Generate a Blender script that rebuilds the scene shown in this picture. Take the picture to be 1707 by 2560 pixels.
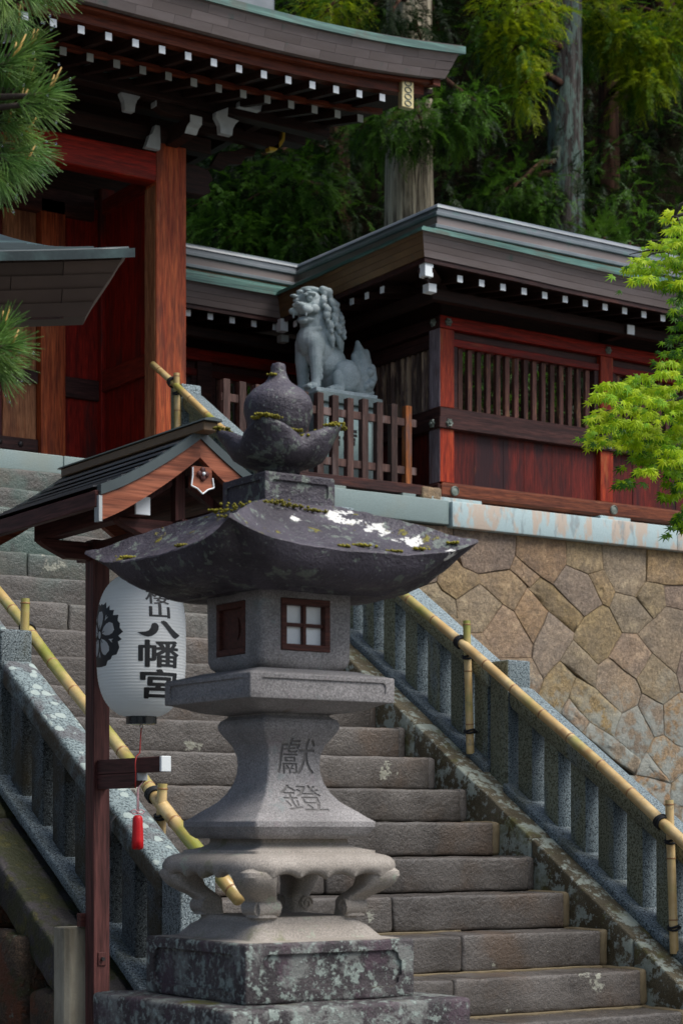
import bpy, bmesh, math, random
from mathutils import Vector, Matrix, noise as mnoise
import numpy as np

random.seed(7); RNG = np.random.default_rng(7)
SC = bpy.context.scene
for o in list(bpy.data.objects): bpy.data.objects.remove(o)
COL = SC.collection

# ---------------------------------------------------------------- camera
# World: X runs along the stair treads, Y up the flight, Z up. Heights below are
# written relative to the lens; ZO lifts them so that the ground lies at z = 0.
ZO = 1.158
F = 5000.0                       # focal length in photograph pixels (1707 x 2560)
TH = math.radians(33.92)         # camera looks this far to the right of +Y
CU, SU = math.cos(TH), math.sin(TH)
cam = bpy.data.cameras.new('camera'); camo = bpy.data.objects.new('camera', cam); COL.objects.link(camo)
cam.sensor_fit = 'VERTICAL'; cam.sensor_height = 36.0; cam.sensor_width = 24.0
cam.lens = F / 2560 * 36.0
cam.shift_y = (2078 - 1280) / 2560
cam.clip_end = 400; cam.clip_start = 0.05
cam.dof.use_dof = True; cam.dof.focus_distance = 8.5; cam.dof.aperture_fstop = 6.3
camo.location = (0, 0, ZO); camo.rotation_euler = (math.radians(90), 0, -TH)
SC.camera = camo

# ---------------------------------------------------------------- sky, sun, exposure
SUN_AZ = Vector((0.50, -0.86)); SUN_EL = math.radians(57)
w = bpy.data.worlds.new('World'); SC.world = w; w.use_nodes = True
wn = w.node_tree.nodes; wl = w.node_tree.links
sky = wn.new('ShaderNodeTexSky'); sky.sky_type = 'NISHITA'; sky.sun_disc = False
sky.sun_elevation = SUN_EL; sky.sun_rotation = math.atan2(SUN_AZ.x, SUN_AZ.y)
sky.air_density = 1.0; sky.dust_density = 3.0; sky.ozone_density = 1.0
wl.new(sky.outputs[0], wn['Background'].inputs[0]); wn['Background'].inputs[1].default_value = 0.055
sd = bpy.data.lights.new('sun', 'SUN'); so = bpy.data.objects.new('sun', sd); COL.objects.link(so)
sd.energy = 1.5; sd.angle = math.radians(45); sd.color = (1.0, 0.985, 0.96)
dvec = Vector((SUN_AZ.x * math.cos(SUN_EL), SUN_AZ.y * math.cos(SUN_EL), math.sin(SUN_EL)))
so.rotation_euler = dvec.to_track_quat('Z', 'Y').to_euler(); so.location = (3, -6, 12)
SC.view_settings.view_transform = 'Standard'; SC.view_settings.look = 'None'
SC.view_settings.exposure = 1.35; SC.view_settings.gamma = 1.0
SC.cycles.use_denoising = True; SC.cycles.max_bounces = 6; SC.cycles.transparent_max_bounces = 8

# ---------------------------------------------------------------- helpers
def pix(px, py, d):
    """point seen at photograph pixel (px, py) at depth d (x, y, height relative to the lens)"""
    x = (px - 853.5) / F * d
    return Vector((CU * x + SU * d, -SU * x + CU * d, (2078 - py) / F * d))

def fbm(p, o=3):
    return mnoise.fractal(p, 1.0, 2.0, o)

class G:
    """a bag of vertices and faces"""
    def __init__(s): s.v = []; s.f = []
    def add(s, v, f):
        n = len(s.v); s.v += [tuple(p) for p in v]; s.f += [tuple(i + n for i in q) for q in f]; return s
    def box(s, x0, x1, y0, y1, z0, z1):
        return s.add([(x0,y0,z0),(x1,y0,z0),(x1,y1,z0),(x0,y1,z0),(x0,y0,z1),(x1,y0,z1),(x1,y1,z1),(x0,y1,z1)],
                     [(0,3,2,1),(4,5,6,7),(0,1,5,4),(1,2,6,5),(2,3,7,6),(3,0,4,7)])
    def slant(s, x0, x1, y0, y1, zb, zt):
        """box whose bottom and top heights are functions of y"""
        v = [(x,y,fn(y)) for fn in (zb, zt) for (x,y) in ((x0,y0),(x1,y0),(x1,y1),(x0,y1))]
        return s.add(v, [(0,3,2,1),(4,5,6,7),(0,1,5,4),(1,2,6,5),(2,3,7,6),(3,0,4,7)])
    def rbox(s, x0, x1, y0, y1, z0, z1, r=0.01, seg=0.06, amp=0.0, freq=8.0, sh=None):
        """rounded, subdivided box with noise relief; sh maps each point afterwards"""
        lo = (x0,y0,z0); hi = (x1,y1,z1)
        r = min(r, 0.49*min(x1-x0, y1-y0, z1-z0))
        def ticks(a, b):
            n = max(1, int(round((b-a-2*r)/seg)))
            t = [a+r + (b-a-2*r)*i/n for i in range(n+1)]
            return [a, a+r*0.35] + t + [b-r*0.35, b] if r > 1e-6 else t
        T = [ticks(lo[i], hi[i]) for i in range(3)]; idx = {}; n0 = len(s.v)
        def vid(p):
            k = (round(p[0],6), round(p[1],6), round(p[2],6))
            if k in idx: return idx[k]
            q = [min(max(p[i], lo[i]+r), hi[i]-r) for i in range(3)]
            d = Vector([p[i]-q[i] for i in range(3)])
            if d.length > 1e-9: d = d.normalized()*r
            P = Vector(q)+d
            if amp:
                nn = mnoise.noise_vector(P*freq)*0.65 + mnoise.noise_vector(P*freq*2.7)*0.35
                P = P + nn*amp
            if sh: P = sh(P)
            idx[k] = len(s.v); s.v.append(tuple(P)); return idx[k]
        for ax in range(3):
            u, w_ = (ax+1)%3, (ax+2)%3
            for side in (0,1):
                for i in range(len(T[u])-1):
                    for j in range(len(T[w_])-1):
                        q = []
                        for a,b in ((i,j),(i+1,j),(i+1,j+1),(i,j+1)):
                            p = [0,0,0]; p[ax] = (lo,hi)[side][ax]; p[u] = T[u][a]; p[w_] = T[w_][b]; q.append(vid(p))
                        s.f.append(tuple(q) if side else tuple(reversed(q)))
        return s
    def tube(s, path, rad, n=8, cap=True, flat=1.0):
        path = [Vector(p) for p in path]; m = len(path)
        if not hasattr(rad, '__len__'): rad = [rad]*m
        base = len(s.v); up = Vector((0,0,1)); prev = None
        for i,p in enumerate(path):
            t = (path[min(i+1,m-1)]-path[max(i-1,0)]).normalized()
            if prev is None:
                a = t.cross(up if abs(t.z) < .9 else Vector((1,0,0))).normalized()
            else:
                a = (prev - t*prev.dot(t)).normalized()
            prev = a; b = t.cross(a)
            for k in range(n):
                th = 2*math.pi*k/n
                s.v.append(tuple(p + a*math.cos(th)*rad[i] + b*math.sin(th)*rad[i]*flat))
        for i in range(m-1):
            for k in range(n):
                s.f.append((base+i*n+k, base+i*n+(k+1)%n, base+(i+1)*n+(k+1)%n, base+(i+1)*n+k))
        if cap:
            s.f.append(tuple(base+k for k in reversed(range(n)))); s.f.append(tuple(base+(m-1)*n+k for k in range(n)))
        return s
    def rings(s, rings, cap0=True, cap1=True):
        n = len(rings[0]); b = len(s.v)
        for r in rings: s.v += [tuple(p) for p in r]
        for i in range(len(rings)-1):
            for k in range(n):
                s.f.append((b+i*n+k, b+i*n+(k+1)%n, b+(i+1)*n+(k+1)%n, b+(i+1)*n+k))
        if cap0: s.f.append(tuple(b+k for k in reversed(range(n))))
        if cap1: s.f.append(tuple(b+(len(rings)-1)*n+k for k in range(n)))
        return s
    def lathe(s, cx, cy, prof, n=32, cap0=True, cap1=True, fn=None):
        R = []
        for j,(r,z) in enumerate(prof):
            ring = []
            for k in range(n):
                th = 2*math.pi*k/n; rr, zz = (r,z) if fn is None else fn(th, r, z, j)
                ring.append((cx+rr*math.cos(th), cy+rr*math.sin(th), zz))
            R.append(ring)
        return s.rings(R, cap0, cap1)
    def prism(s, poly, fn, d0, d1):
        """extrude a 2-D polygon; fn(a, b, depth) -> 3-D point"""
        n = len(poly); v = [fn(a,b,d0) for a,b in poly] + [fn(a,b,d1) for a,b in poly]
        f = [tuple(reversed(range(n))), tuple(range(n,2*n))] + [(k,(k+1)%n,n+(k+1)%n,n+k) for k in range(n)]
        return s.add(v, f)
    def sphere(s, c, r, nu=10, nv=7, sc=(1,1,1), rot=None):
        c = Vector(c); R = []
        for j in range(nv+1):
            ph = math.pi*(j/nv - .5); ph = max(min(ph, math.pi/2-.02), -math.pi/2+.02); ring = []
            for k in range(nu):
                th = 2*math.pi*k/nu
                p = Vector((math.cos(ph)*math.cos(th)*r*sc[0], math.cos(ph)*math.sin(th)*r*sc[1], math.sin(ph)*r*sc[2]))
                if rot is not None: p = rot @ p
                ring.append(c+p)
            R.append(ring)
        return s.rings(R)

def sq_ring(cx, cy, a, z, c=0.0, n=6, fn=None):
    """rounded square ring of half width a, corner radius c, n points on each side"""
    out = []
    c = max(min(c, a*.98), 1e-4)
    for q in range(4):
        ang = q*math.pi/2
        ca, sa = math.cos(ang), math.sin(ang)
        pts = [(a, -a+c + (2*a-2*c)*i/n) for i in range(n+1)] + [(a-c+c*math.cos(t), a-c+c*math.sin(t)) for t in (math.pi*.17, math.pi*.33)]
        for (x,y) in pts:
            out.append((cx+x*ca-y*sa, cy+x*sa+y*ca, z))
    return out

def setp(o, label=None, cat=None, group=None, kind=None):
    if label: o['label'] = label
    if cat: o['category'] = cat
    if group: o['group'] = group
    if kind: o['kind'] = kind
    return o

ORIG = {}
def thing(name, label, cat, loc, group=None):
    o = bpy.data.objects.new(name, None); COL.objects.link(o); o.empty_display_size = .1
    o.location = (loc[0], loc[1], loc[2]+ZO); ORIG[o.name] = Vector(loc)
    return setp(o, label, cat, group)

def mesh_from(name, v, f, smooth=False):
    me = bpy.data.meshes.new(name); me.from_pydata([tuple(p) for p in v], [], f); me.validate(clean_customdata=False); me.update()
    if smooth: me.polygons.foreach_set('use_smooth', [True]*len(me.polygons))
    return me

def root_of(o):
    while o.parent: o = o.parent
    return o

def part(name, g, mat, parent=None, bev=0, smooth=False, label=None, auto=None, kind=None, loc=None):
    """one mesh object; its points are given in scene coordinates"""
    if parent is not None: base = ORIG[root_of(parent).name]
    else: base = Vector(loc) if loc is not None else Vector((0,0,0))
    v = [(p[0]-base.x, p[1]-base.y, p[2]-base.z) for p in g.v]
    me = mesh_from(name, v, g.f, smooth or bool(auto)); me.materials.append(MAT[mat] if isinstance(mat, str) else mat)
    o = bpy.data.objects.new(name, me); COL.objects.link(o)
    if parent is not None: o.parent = parent
    else: o.location = (base.x, base.y, base.z+ZO); ORIG[o.name] = base
    if auto: me.set_sharp_from_angle(angle=math.radians(auto))
    if bev:
        m = o.modifiers.new('bevel', 'BEVEL'); m.width = bev; m.segments = 1; m.limit_method = 'ANGLE'; m.angle_limit = math.radians(40)
    if label: o['label'] = label
    if kind: o['kind'] = kind
    return o

def solo(name, g, mat, label, cat, loc, group=None, **k):
    return setp(part(name, g, mat, None, loc=loc, **k), label, cat, group)

def struct(name, g, mat, **k):
    return setp(part(name, g, mat, None, **k), kind='structure')

def fast_mesh(name, V, FACES, mats, smooth=False, midx=None):
    """numpy mesh of equal-size faces"""
    me = bpy.data.meshes.new(name); k = FACES.shape[1]
    me.vertices.add(len(V)); me.vertices.foreach_set('co', np.ascontiguousarray(V, dtype=np.float32).ravel())
    me.loops.add(FACES.size); me.loops.foreach_set('vertex_index', np.ascontiguousarray(FACES, dtype=np.int32).ravel())
    me.polygons.add(len(FACES)); me.polygons.foreach_set('loop_start', np.arange(0, FACES.size, k, dtype=np.int32))
    for m in mats: me.materials.append(MAT[m] if isinstance(m, str) else m)
    if midx is not None: me.polygons.foreach_set('material_index', np.asarray(midx, dtype=np.int32))
    if smooth: me.polygons.foreach_set('use_smooth', np.ones(len(FACES), dtype=bool))
    me.update(calc_edges=True); return me

def link(me, name, parent=None, loc=None, **k):
    o = bpy.data.objects.new(name, me); COL.objects.link(o)
    if parent is not None: o.parent = parent
    if loc is not None: o.location = loc
    return setp(o, **k)

def cut(o, cutter_g, solver='EXACT'):
    """carve the shape of cutter_g out of object o for good"""
    base = ORIG[root_of(o).name]
    me = mesh_from('cutter', [(p[0]-base.x,p[1]-base.y,p[2]-base.z) for p in cutter_g.v], cutter_g.f)
    bm = bmesh.new(); bm.from_mesh(me); bmesh.ops.remove_doubles(bm, verts=bm.verts, dist=1e-6); bmesh.ops.recalc_face_normals(bm, faces=bm.faces); bm.to_mesh(me); bm.free()
    c = bpy.data.objects.new('cutter', me); COL.objects.link(c); c.matrix_world = Matrix.Translation((base.x, base.y, base.z+ZO))
    m = o.modifiers.new('cut', 'BOOLEAN'); m.object = c; m.operation = 'DIFFERENCE'; m.solver = solver
    bpy.context.view_layer.update()
    dg = bpy.context.evaluated_depsgraph_get(); ev = o.evaluated_get(dg)
    nm = bpy.data.meshes.new_from_object(ev); nm.name = o.data.name
    o.modifiers.remove(m); ok = len(nm.polygons) > 3
    if ok: o.data = nm
    bpy.data.objects.remove(c); bpy.data.meshes.remove(me)
    return ok

_GL = {}
def glyph(ch, bold=0.0, res=4):
    """outline of a character as flat triangles, scaled to the unit square"""
    key = (ch, bold)
    if key in _GL: return _GL[key]
    cu = bpy.data.curves.new('glyph', 'FONT'); cu.body = ch; cu.size = 1.0; cu.resolution_u = res; cu.offset = bold
    o = bpy.data.objects.new('glyph', cu); COL.objects.link(o)
    bpy.context.view_layer.update()
    me = bpy.data.meshes.new_from_object(o.evaluated_get(bpy.context.evaluated_depsgraph_get()))
    bm = bmesh.new(); bm.from_mesh(me); bmesh.ops.remove_doubles(bm, verts=bm.verts, dist=1e-5)
    xs = [v.co.x for v in bm.verts]; ys = [v.co.y for v in bm.verts]
    x0, x1, y0, y1 = min(xs), max(xs), min(ys), max(ys)
    for v in bm.verts: v.co = ((v.co.x-x0)/(x1-x0), (v.co.y-y0)/(y1-y0), 0)
    for i in range(1, 16):
        bmesh.ops.bisect_plane(bm, geom=bm.verts[:]+bm.edges[:]+bm.faces[:], plane_co=(i/16,0,0), plane_no=(1,0,0))
        bmesh.ops.bisect_plane(bm, geom=bm.verts[:]+bm.edges[:]+bm.faces[:], plane_co=(0,i/16,0), plane_no=(0,1,0))
    bm.verts.index_update()
    V = [(v.co.x, v.co.y) for v in bm.verts]; Fs = [tuple(v.index for v in f.verts) for f in bm.faces]
    E = [tuple(v.index for v in e.verts) for e in bm.edges if len(e.link_faces) == 1]
    E = []
    for f in bm.faces:
        for l in f.loops:
            if len(l.edge.link_faces) == 1: E.append((l.vert.index, l.link_loop_next.vert.index))
    bm.free(); bpy.data.objects.remove(o); bpy.data.curves.remove(cu)
    _GL[key] = (V, Fs, E); return _GL[key]

def slab(g, V, Fs, E, fn, d0, d1):
    """solid between two depths over a flat triangulated outline"""
    n = len(V); v = [fn(a,b,d0) for a,b in V] + [fn(a,b,d1) for a,b in V]
    f = [tuple(reversed(q)) for q in Fs] + [tuple(i+n for i in q) for q in Fs] + [(a,b,b+n,a+n) for a,b in E]
    return g.add(v, f)

# ---------------------------------------------------------------- materials
MAT = {}
class N:
    def __init__(s, name, rnd=True, gen='Object'):
        s.m = bpy.data.materials.new(name); s.m.use_nodes = True; s.t = s.m.node_tree; s.n = s.t.nodes
        s.b = s.n['Principled BSDF']; s.out = s.n['Material Output']; MAT[name] = s.m
        tc = s.n.new('ShaderNodeTexCoord'); oi = s.n.new('ShaderNodeObjectInfo'); s.rand = oi.outputs['Random']
        s.obj = tc.outputs[gen]
        if rnd:
            sc = s.math('MULTIPLY', s.rand, 37.0)
            cb = s.n.new('ShaderNodeCombineXYZ'); s.l(sc, cb.inputs[0]); s.l(sc, cb.inputs[1]); s.l(sc, cb.inputs[2])
            va = s.n.new('ShaderNodeVectorMath'); s.l(s.obj, va.inputs[0]); s.l(cb.outputs[0], va.inputs[1]); s.obj = va.outputs[0]
        s.geo = s.n.new('ShaderNodeNewGeometry')
    def l(s, a, b): s.t.links.new(a, b)
    def put(s, sock, v):
        if hasattr(v, 'links') or hasattr(v, 'is_output'): s.l(v, sock)
        elif isinstance(v, (tuple, list)) and len(v) == 3 and sock.type == 'RGBA': sock.default_value = (*v, 1)
        else: sock.default_value = v
    def math(s, op, a, b=0.0, c=None, clamp=False):
        n = s.n.new('ShaderNodeMath'); n.operation = op; n.use_clamp = clamp
        s.put(n.inputs[0], a); s.put(n.inputs[1], b)
        if c is not None: s.put(n.inputs[2], c)
        return n.outputs[0]
    def noise(s, scale, detail=3, rough=.55, vec=None, stretch=None, dist=0.0):
        n = s.n.new('ShaderNodeTexNoise'); n.inputs['Scale'].default_value = scale; n.inputs['Detail'].default_value = detail
        n.inputs['Roughness'].default_value = rough; n.inputs['Distortion'].default_value = dist
        v = vec or s.obj
        if stretch:
            mp = s.n.new('ShaderNodeMapping'); mp.inputs['Scale'].default_value = stretch; s.l(v, mp.inputs[0]); v = mp.outputs[0]
        s.l(v, n.inputs['Vector']); return n.outputs['Fac']
    def voro(s, scale, feature='F1', vec=None, out='Distance', rnd=1.0):
        n = s.n.new('ShaderNodeTexVoronoi'); n.feature = feature; n.inputs['Scale'].default_value = scale
        n.inputs['Randomness'].default_value = rnd
        s.l(vec or s.obj, n.inputs['Vector']); return n.outputs[out]
    def step(s, v, lo, hi):
        n = s.n.new('ShaderNodeMapRange'); n.interpolation_type = 'SMOOTHSTEP'; s.put(n.inputs[0], v)
        n.inputs[1].default_value = lo; n.inputs[2].default_value = hi; n.inputs[3].default_value = 0; n.inputs[4].default_value = 1
        return n.outputs[0]
    def rng(s, v, lo, hi, a, b):
        n = s.n.new('ShaderNodeMapRange'); s.put(n.inputs[0], v)
        n.inputs[1].default_value = lo; n.inputs[2].default_value = hi; n.inputs[3].default_value = a; n.inputs[4].default_value = b
        return n.outputs[0]
    def mix(s, f, a, b, mode='MIX'):
        n = s.n.new('ShaderNodeMix'); n.data_type = 'RGBA'; n.blend_type = mode
        s.put(n.inputs[0], f); s.put(n.inputs[6], a); s.put(n.inputs[7], b); return n.outputs[2]
    def hsv(s, col, h=.5, sat=1.0, val=1.0):
        n = s.n.new('ShaderNodeHueSaturation'); s.put(n.inputs['Color'], col); s.put(n.inputs['Hue'], h); s.put(n.inputs['Saturation'], sat); s.put(n.inputs['Value'], val)
        return n.outputs[0]
    def bump(s, h, strength=.4, dist=.01, prev=None):
        n = s.n.new('ShaderNodeBump'); n.inputs['Strength'].default_value = strength; n.inputs['Distance'].default_value = dist
        s.l(h, n.inputs['Height'])
        if prev is not None: s.l(prev, n.inputs['Normal'])
        return n.outputs[0]
    def upness(s):
        n = s.n.new('ShaderNodeSeparateXYZ'); s.l(s.geo.outputs['Normal'], n.inputs[0]); return n.outputs[2]
    def axis(s, i, vec=None):
        n = s.n.new('ShaderNodeSeparateXYZ'); s.l(vec or s.obj, n.inputs[0]); return n.outputs[i]
    def fin(s, col, rough=.7, normal=None, metal=0.0, spec=.5, **k):
        s.put(s.b.inputs['Base Color'], col); s.put(s.b.inputs['Roughness'], rough); s.b.inputs['Metallic'].default_value = metal
        s.b.inputs['Specular IOR Level'].default_value = spec
        if normal is not None: s.l(normal, s.b.inputs['Normal'])
        for kk, v in k.items(): s.put(s.b.inputs[kk.replace('_', ' ')], v)
        return s.m

def stone(name, c1, c2, grain=140, gamt=.35, blotch=5, lich=(), moss=None, rough=.7, bump=.5, bscale=60, bdist=.006, var=.25, spec=.4, wet=None):
    n = N(name)
    col = n.mix(n.step(n.noise(blotch, 4), .3, .7), c1, c2)
    sp = n.noise(grain, 2, .7); col = n.mix(1.0, col, n.mix(n.step(sp, .3, .72), (1-gamt,)*3, (1+gamt*.8,)*3), 'MULTIPLY')
    col = n.hsv(col, val=n.rng(n.rand, 0, 1, 1-var, 1+var))
    h = n.math('ADD', n.math('MULTIPLY', n.noise(bscale, 4, .6), .7), n.math('MULTIPLY', sp, .3))
    rg = rough
    for (lc, sc, lo, hi, amt) in lich:
        mk = n.math('MULTIPLY', n.step(n.math('ADD', n.noise(sc, 5, .62), n.math('MULTIPLY', n.math('SUBTRACT', n.noise(sc*7, 3, .7), .5), .28)), lo, hi), amt)
        lcol = n.mix(n.noise(sc*11, 3), tuple(c*.72 for c in lc), tuple(min(1, c*1.2) for c in lc))
        col = n.mix(mk, col, lcol); h = n.math('ADD', h, n.math('MULTIPLY', mk, .25))
    if moss:
        mc, sc, lo, hi, ulo, uhi = moss
        mk = n.math('MULTIPLY', n.step(n.noise(sc, 5, .62), lo, hi), n.step(n.upness(), ulo, uhi))
        col = n.mix(mk, col, n.mix(n.noise(90, 3), tuple(c*.5 for c in mc), tuple(c*1.35 for c in mc)))
        h = n.math('ADD', h, n.math('MULTIPLY', mk, .5))
    if wet:
        rg = n.rng(n.noise(wet[0], 3), .35, .65, wet[1], wet[2])
    return n.fin(col, rg, n.bump(h, bump, bdist), spec=spec)

def wood(name, c1, c2, axis='Z', sc=14, streak=None, rough=.6, bump=.35, var=.2, spec=.22, ring=True):
    n = N(name); st = [1,1,1]; st['XYZ'.index(axis)] = .06; st = tuple(st)
    g = n.noise(sc*3, 4, .6, stretch=st, dist=.4); col = n.mix(n.step(g, .3, .7), c1, c2)
    f = n.noise(sc*12, 2, .6, stretch=st); col = n.mix(1.0, col, n.mix(n.step(f,.25,.75), (.55,)*3, (1.4,)*3), 'MULTIPLY')
    if streak:
        for (lc, s2, lo, hi, amt) in streak:
            st2 = list(st); st2['XYZ'.index(axis)] = .22
            mk = n.math('MULTIPLY', n.step(n.noise(s2, 4, .65, stretch=tuple(st2)), lo, hi), amt); col = n.mix(mk, col, lc)
    col = n.hsv(col, val=n.rng(n.rand, 0, 1, 1-var, 1+var))
    return n.fin(col, rough, n.bump(n.math('ADD', g, n.math('MULTIPLY', f, .5)), bump, .004), spec=spec)

def plain(name, c, rough=.6, var=.1, nz=30, namt=.2, metal=0.0, spec=.5, bump=.1, **k):
    n = N(name); v = n.noise(nz, 4)
    col = n.mix(1.0, c, n.mix(v, (1-namt,)*3, (1+namt,)*3), 'MULTIPLY'); col = n.hsv(col, val=n.rng(n.rand, 0, 1, 1-var, 1+var))
    return n.fin(col, rough, n.bump(v, bump, .004), metal=metal, spec=spec, **k)

def leafy(name, c1, c2, trans=.35, rough=.5, spec=.2, nz=2.5):
    n = N(name, rnd=True)
    col = n.mix(n.step(n.noise(nz, 4), .3, .7), c1, c2)
    col = n.hsv(col, val=n.rng(n.noise(60, 2), .3, .7, .75, 1.25))
    n.fin(col, rough, spec=spec)
    tr = n.n.new('ShaderNodeBsdfTranslucent'); n.l(n.hsv(col, val=1.1), tr.inputs[0])
    mx = n.n.new('ShaderNodeMixShader'); mx.inputs[0].default_value = trans
    n.l(n.b.outputs[0], mx.inputs[1]); n.l(tr.outputs[0], mx.inputs[2]); n.l(mx.outputs[0], n.out.inputs[0])
    return n.m

# stones
stone('lantern_stone', (.205,.195,.190), (.30,.285,.278), grain=230, gamt=.45, blotch=7, rough=.72, bump=.7, bscale=140, bdist=.004, var=.04,
      lich=[((.10,.075,.045), 5, .66, .73, .6), ((.20,.24,.235), 9, .60, .70, .5), ((.27,.22,.23), 11, .60, .70, .4)])
stone('lantern_warm', (.27,.24,.205), (.34,.305,.265), grain=240, gamt=.35, blotch=6, rough=.75, bump=.5, bscale=150, bdist=.003, var=.03,
      lich=[((.30,.36,.27), 9, .62, .72, .7), ((.14,.15,.06), 5, .60, .72, .55)])
n = N('lantern_roof', rnd=False)
col = n.mix(n.step(n.noise(6, 4), .3, .7), (.034,.029,.037), (.074,.065,.082)); sp = n.noise(200, 2, .7); col = n.mix(1.0, col, n.mix(sp, (.6,)*3, (1.4,)*3), 'MULTIPLY')
h = n.math('ADD', n.noise(90, 4, .6), n.math('MULTIPLY', n.noise(28, 3), .8))
m1 = n.math('MULTIPLY', n.step(n.math('ADD', n.noise(30, 4, .65), n.math('MULTIPLY', n.noise(7, 3), .45)), .80, .86), .75); col = n.mix(m1, col, n.mix(n.noise(120, 3), (.085,.105,.085), (.20,.235,.20)))
m2 = n.math('MULTIPLY', n.step(n.noise(75, 3, .6), .66, .71), .7); col = n.mix(m2, col, (.30,.34,.31))
def spot(c, rx, lo, hi):
    vm = n.n.new('ShaderNodeVectorMath'); vm.operation = 'DISTANCE'; n.l(n.obj, vm.inputs[0]); vm.inputs[1].default_value = c
    return n.step(n.math('ADD', n.math('SUBTRACT', 1.0, n.math('DIVIDE', vm.outputs['Value'], rx)), n.math('MULTIPLY', n.math('SUBTRACT', n.noise(24, 5, .7), .5), 2.6)), lo, hi)
wm = None
for c, rx in (((.10,-.18,2.07), .075), ((.19,-.24,2.03), .065), ((.25,-.32,1.99), .060), ((-.08,-.22,2.05), .035), ((.34,-.40,1.96), .040), ((.06,.0,2.47), .05)):
    q = spot(c, rx, .42, .50); wm = q if wm is None else n.math('MAXIMUM', wm, q)
col = n.mix(n.math('MULTIPLY', wm, .95), col, n.mix(n.noise(160, 3), (.52,.52,.48), (.80,.79,.74)))
mk = n.math('MULTIPLY', n.step(n.noise(13, 5, .62), .62, .67), n.step(n.upness(), .35, .7)); col = n.mix(mk, col, n.mix(n.noise(90, 3), (.09,.08,.006), (.24,.21,.015)))
n.fin(col, .55, n.bump(n.math('ADD', h, n.math('MULTIPLY', mk, .5)), .9, .006), spec=.4)
stone('lantern_base', (.032,.027,.029), (.075,.064,.066), grain=200, gamt=.4, blotch=8, rough=.6, bump=.9, bscale=110, bdist=.006, var=.05,
      lich=[((.22,.235,.215), 7, .50, .60, .65), ((.30,.36,.32), 34, .54, .60, .75), ((.38,.44,.40), 70, .60, .66, .7), ((.075,.045,.06), 6, .54, .64, .7)], moss=((.10,.10,.02), 8, .6, .7, .4, .8))
n = N('step_stone'); col = n.mix(n.step(n.noise(3.2, 5, .6), .3, .7), (.062,.053,.045), (.118,.105,.093)); sp = n.noise(150, 3, .7)
col = n.mix(1.0, col, n.mix(n.step(sp, .25, .75), (.62,)*3, (1.35,)*3), 'MULTIPLY'); pos = n.geo.outputs['Position']
col = n.mix(n.math('MULTIPLY', n.step(n.noise(2.4, 4), .52, .72), .55), col, (.11,.066,.036))
tl = n.math('MULTIPLY', n.step(n.math('ADD', n.axis(2, pos), n.math('MULTIPLY', n.noise(1.6, 4, vec=pos), 1.2)), 2.75, 3.5), n.step(n.noise(2.0, 5, .6, vec=pos), .38, .60)); col = n.mix(n.math('MULTIPLY', tl, .7), col, n.mix(sp, (.035,.085,.070), (.075,.15,.125)))
lk = n.step(n.math('ADD', n.noise(3.3, 5, .62), n.math('MULTIPLY', n.math('SUBTRACT', n.noise(30, 3, .7), .5), .22)), .655, .685); col = n.mix(n.math('MULTIPLY', lk, .85), col, n.mix(n.noise(70, 3), (.22,.22,.17), (.42,.42,.34)))
dk = n.step(n.noise(9, 5, .65, stretch=(1,1,.35)), .58, .72); col = n.mix(n.math('MULTIPLY', dk, .55), col, (.024,.021,.018)); col = n.hsv(col, val=n.rng(n.rand, 0, 1, .84, 1.16))
n.fin(col, n.math('SUBTRACT', n.rng(n.noise(6, 3), .35, .65, .38, .66), n.math('MULTIPLY', n.step(n.upness(), .6, .95), .2)), n.bump(n.math('ADD', n.math('MULTIPLY', n.noise(48, 4, .6), .8), n.math('MULTIPLY', sp, .35)), .9, .010), spec=.5)
stone('stringer_stone', (.085,.065,.03), (.15,.125,.075), grain=160, gamt=.4, blotch=5, rough=.6, bump=.7, bscale=60, bdist=.006, var=.15,
      lich=[((.36,.40,.33), 7, .50, .57, .9), ((.42,.46,.40), 22, .56, .64, .7), ((.10,.095,.015), 4, .56, .68, .7)])
def granite(name, c1, c2, c3, warm, lich):
    n = N(name); sp = n.noise(95, 3, .75); sp2 = n.noise(190, 2, .7)
    col = n.mix(n.step(sp, .40, .52), c1, c2); col = n.mix(n.step(sp2, .56, .64), col, c3)
    st = n.noise(5, 5, .6, stretch=(1,1,.25)); col = n.mix(n.math('MULTIPLY', n.step(st, .45, .65), .7), col, n.mix(.65, col, warm))
    for (lc, sc, lo, hi, amt) in lich:
        mk = n.math('MULTIPLY', n.step(n.noise(sc, 4, .55), lo, hi), amt); col = n.mix(mk, col, lc)
    col = n.hsv(col, val=n.rng(n.rand, 0, 1, .82, 1.18))
    return n.fin(col, n.rng(st, .3, .7, .55, .8), n.bump(n.math('ADD', sp, n.noise(30, 3)), .6, .005), spec=.25)
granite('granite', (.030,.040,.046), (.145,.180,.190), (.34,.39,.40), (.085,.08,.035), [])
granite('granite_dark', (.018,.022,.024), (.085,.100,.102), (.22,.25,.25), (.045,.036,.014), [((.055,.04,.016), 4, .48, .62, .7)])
granite('granite_mossy', (.05,.05,.042), (.18,.185,.165), (.34,.36,.33), (.085,.072,.02), [((.10,.085,.02), 4, .5, .64, .75)])
n = N('rail_granite'); sp = n.noise(95, 3, .75); col = n.mix(n.step(sp, .4, .54), (.055,.075,.080), (.22,.275,.28))
col = n.mix(n.math('MULTIPLY', n.step(n.noise(7, 4), .5, .6), .55), col, (.07,.045,.05))
vd = n.math('ADD', n.math('ADD', n.voro(15.0), n.math('MULTIPLY', n.noise(30, 3), .5)), n.math('MULTIPLY', n.noise(4, 3), .9)); lm = n.math('MULTIPLY', n.math('SUBTRACT', 1.0, n.step(vd, .985, 1.035)), n.step(n.upness(), .35, .6))
col = n.mix(lm, col, n.mix(n.noise(60, 3), (.24,.30,.285), (.42,.48,.45)))
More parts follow.
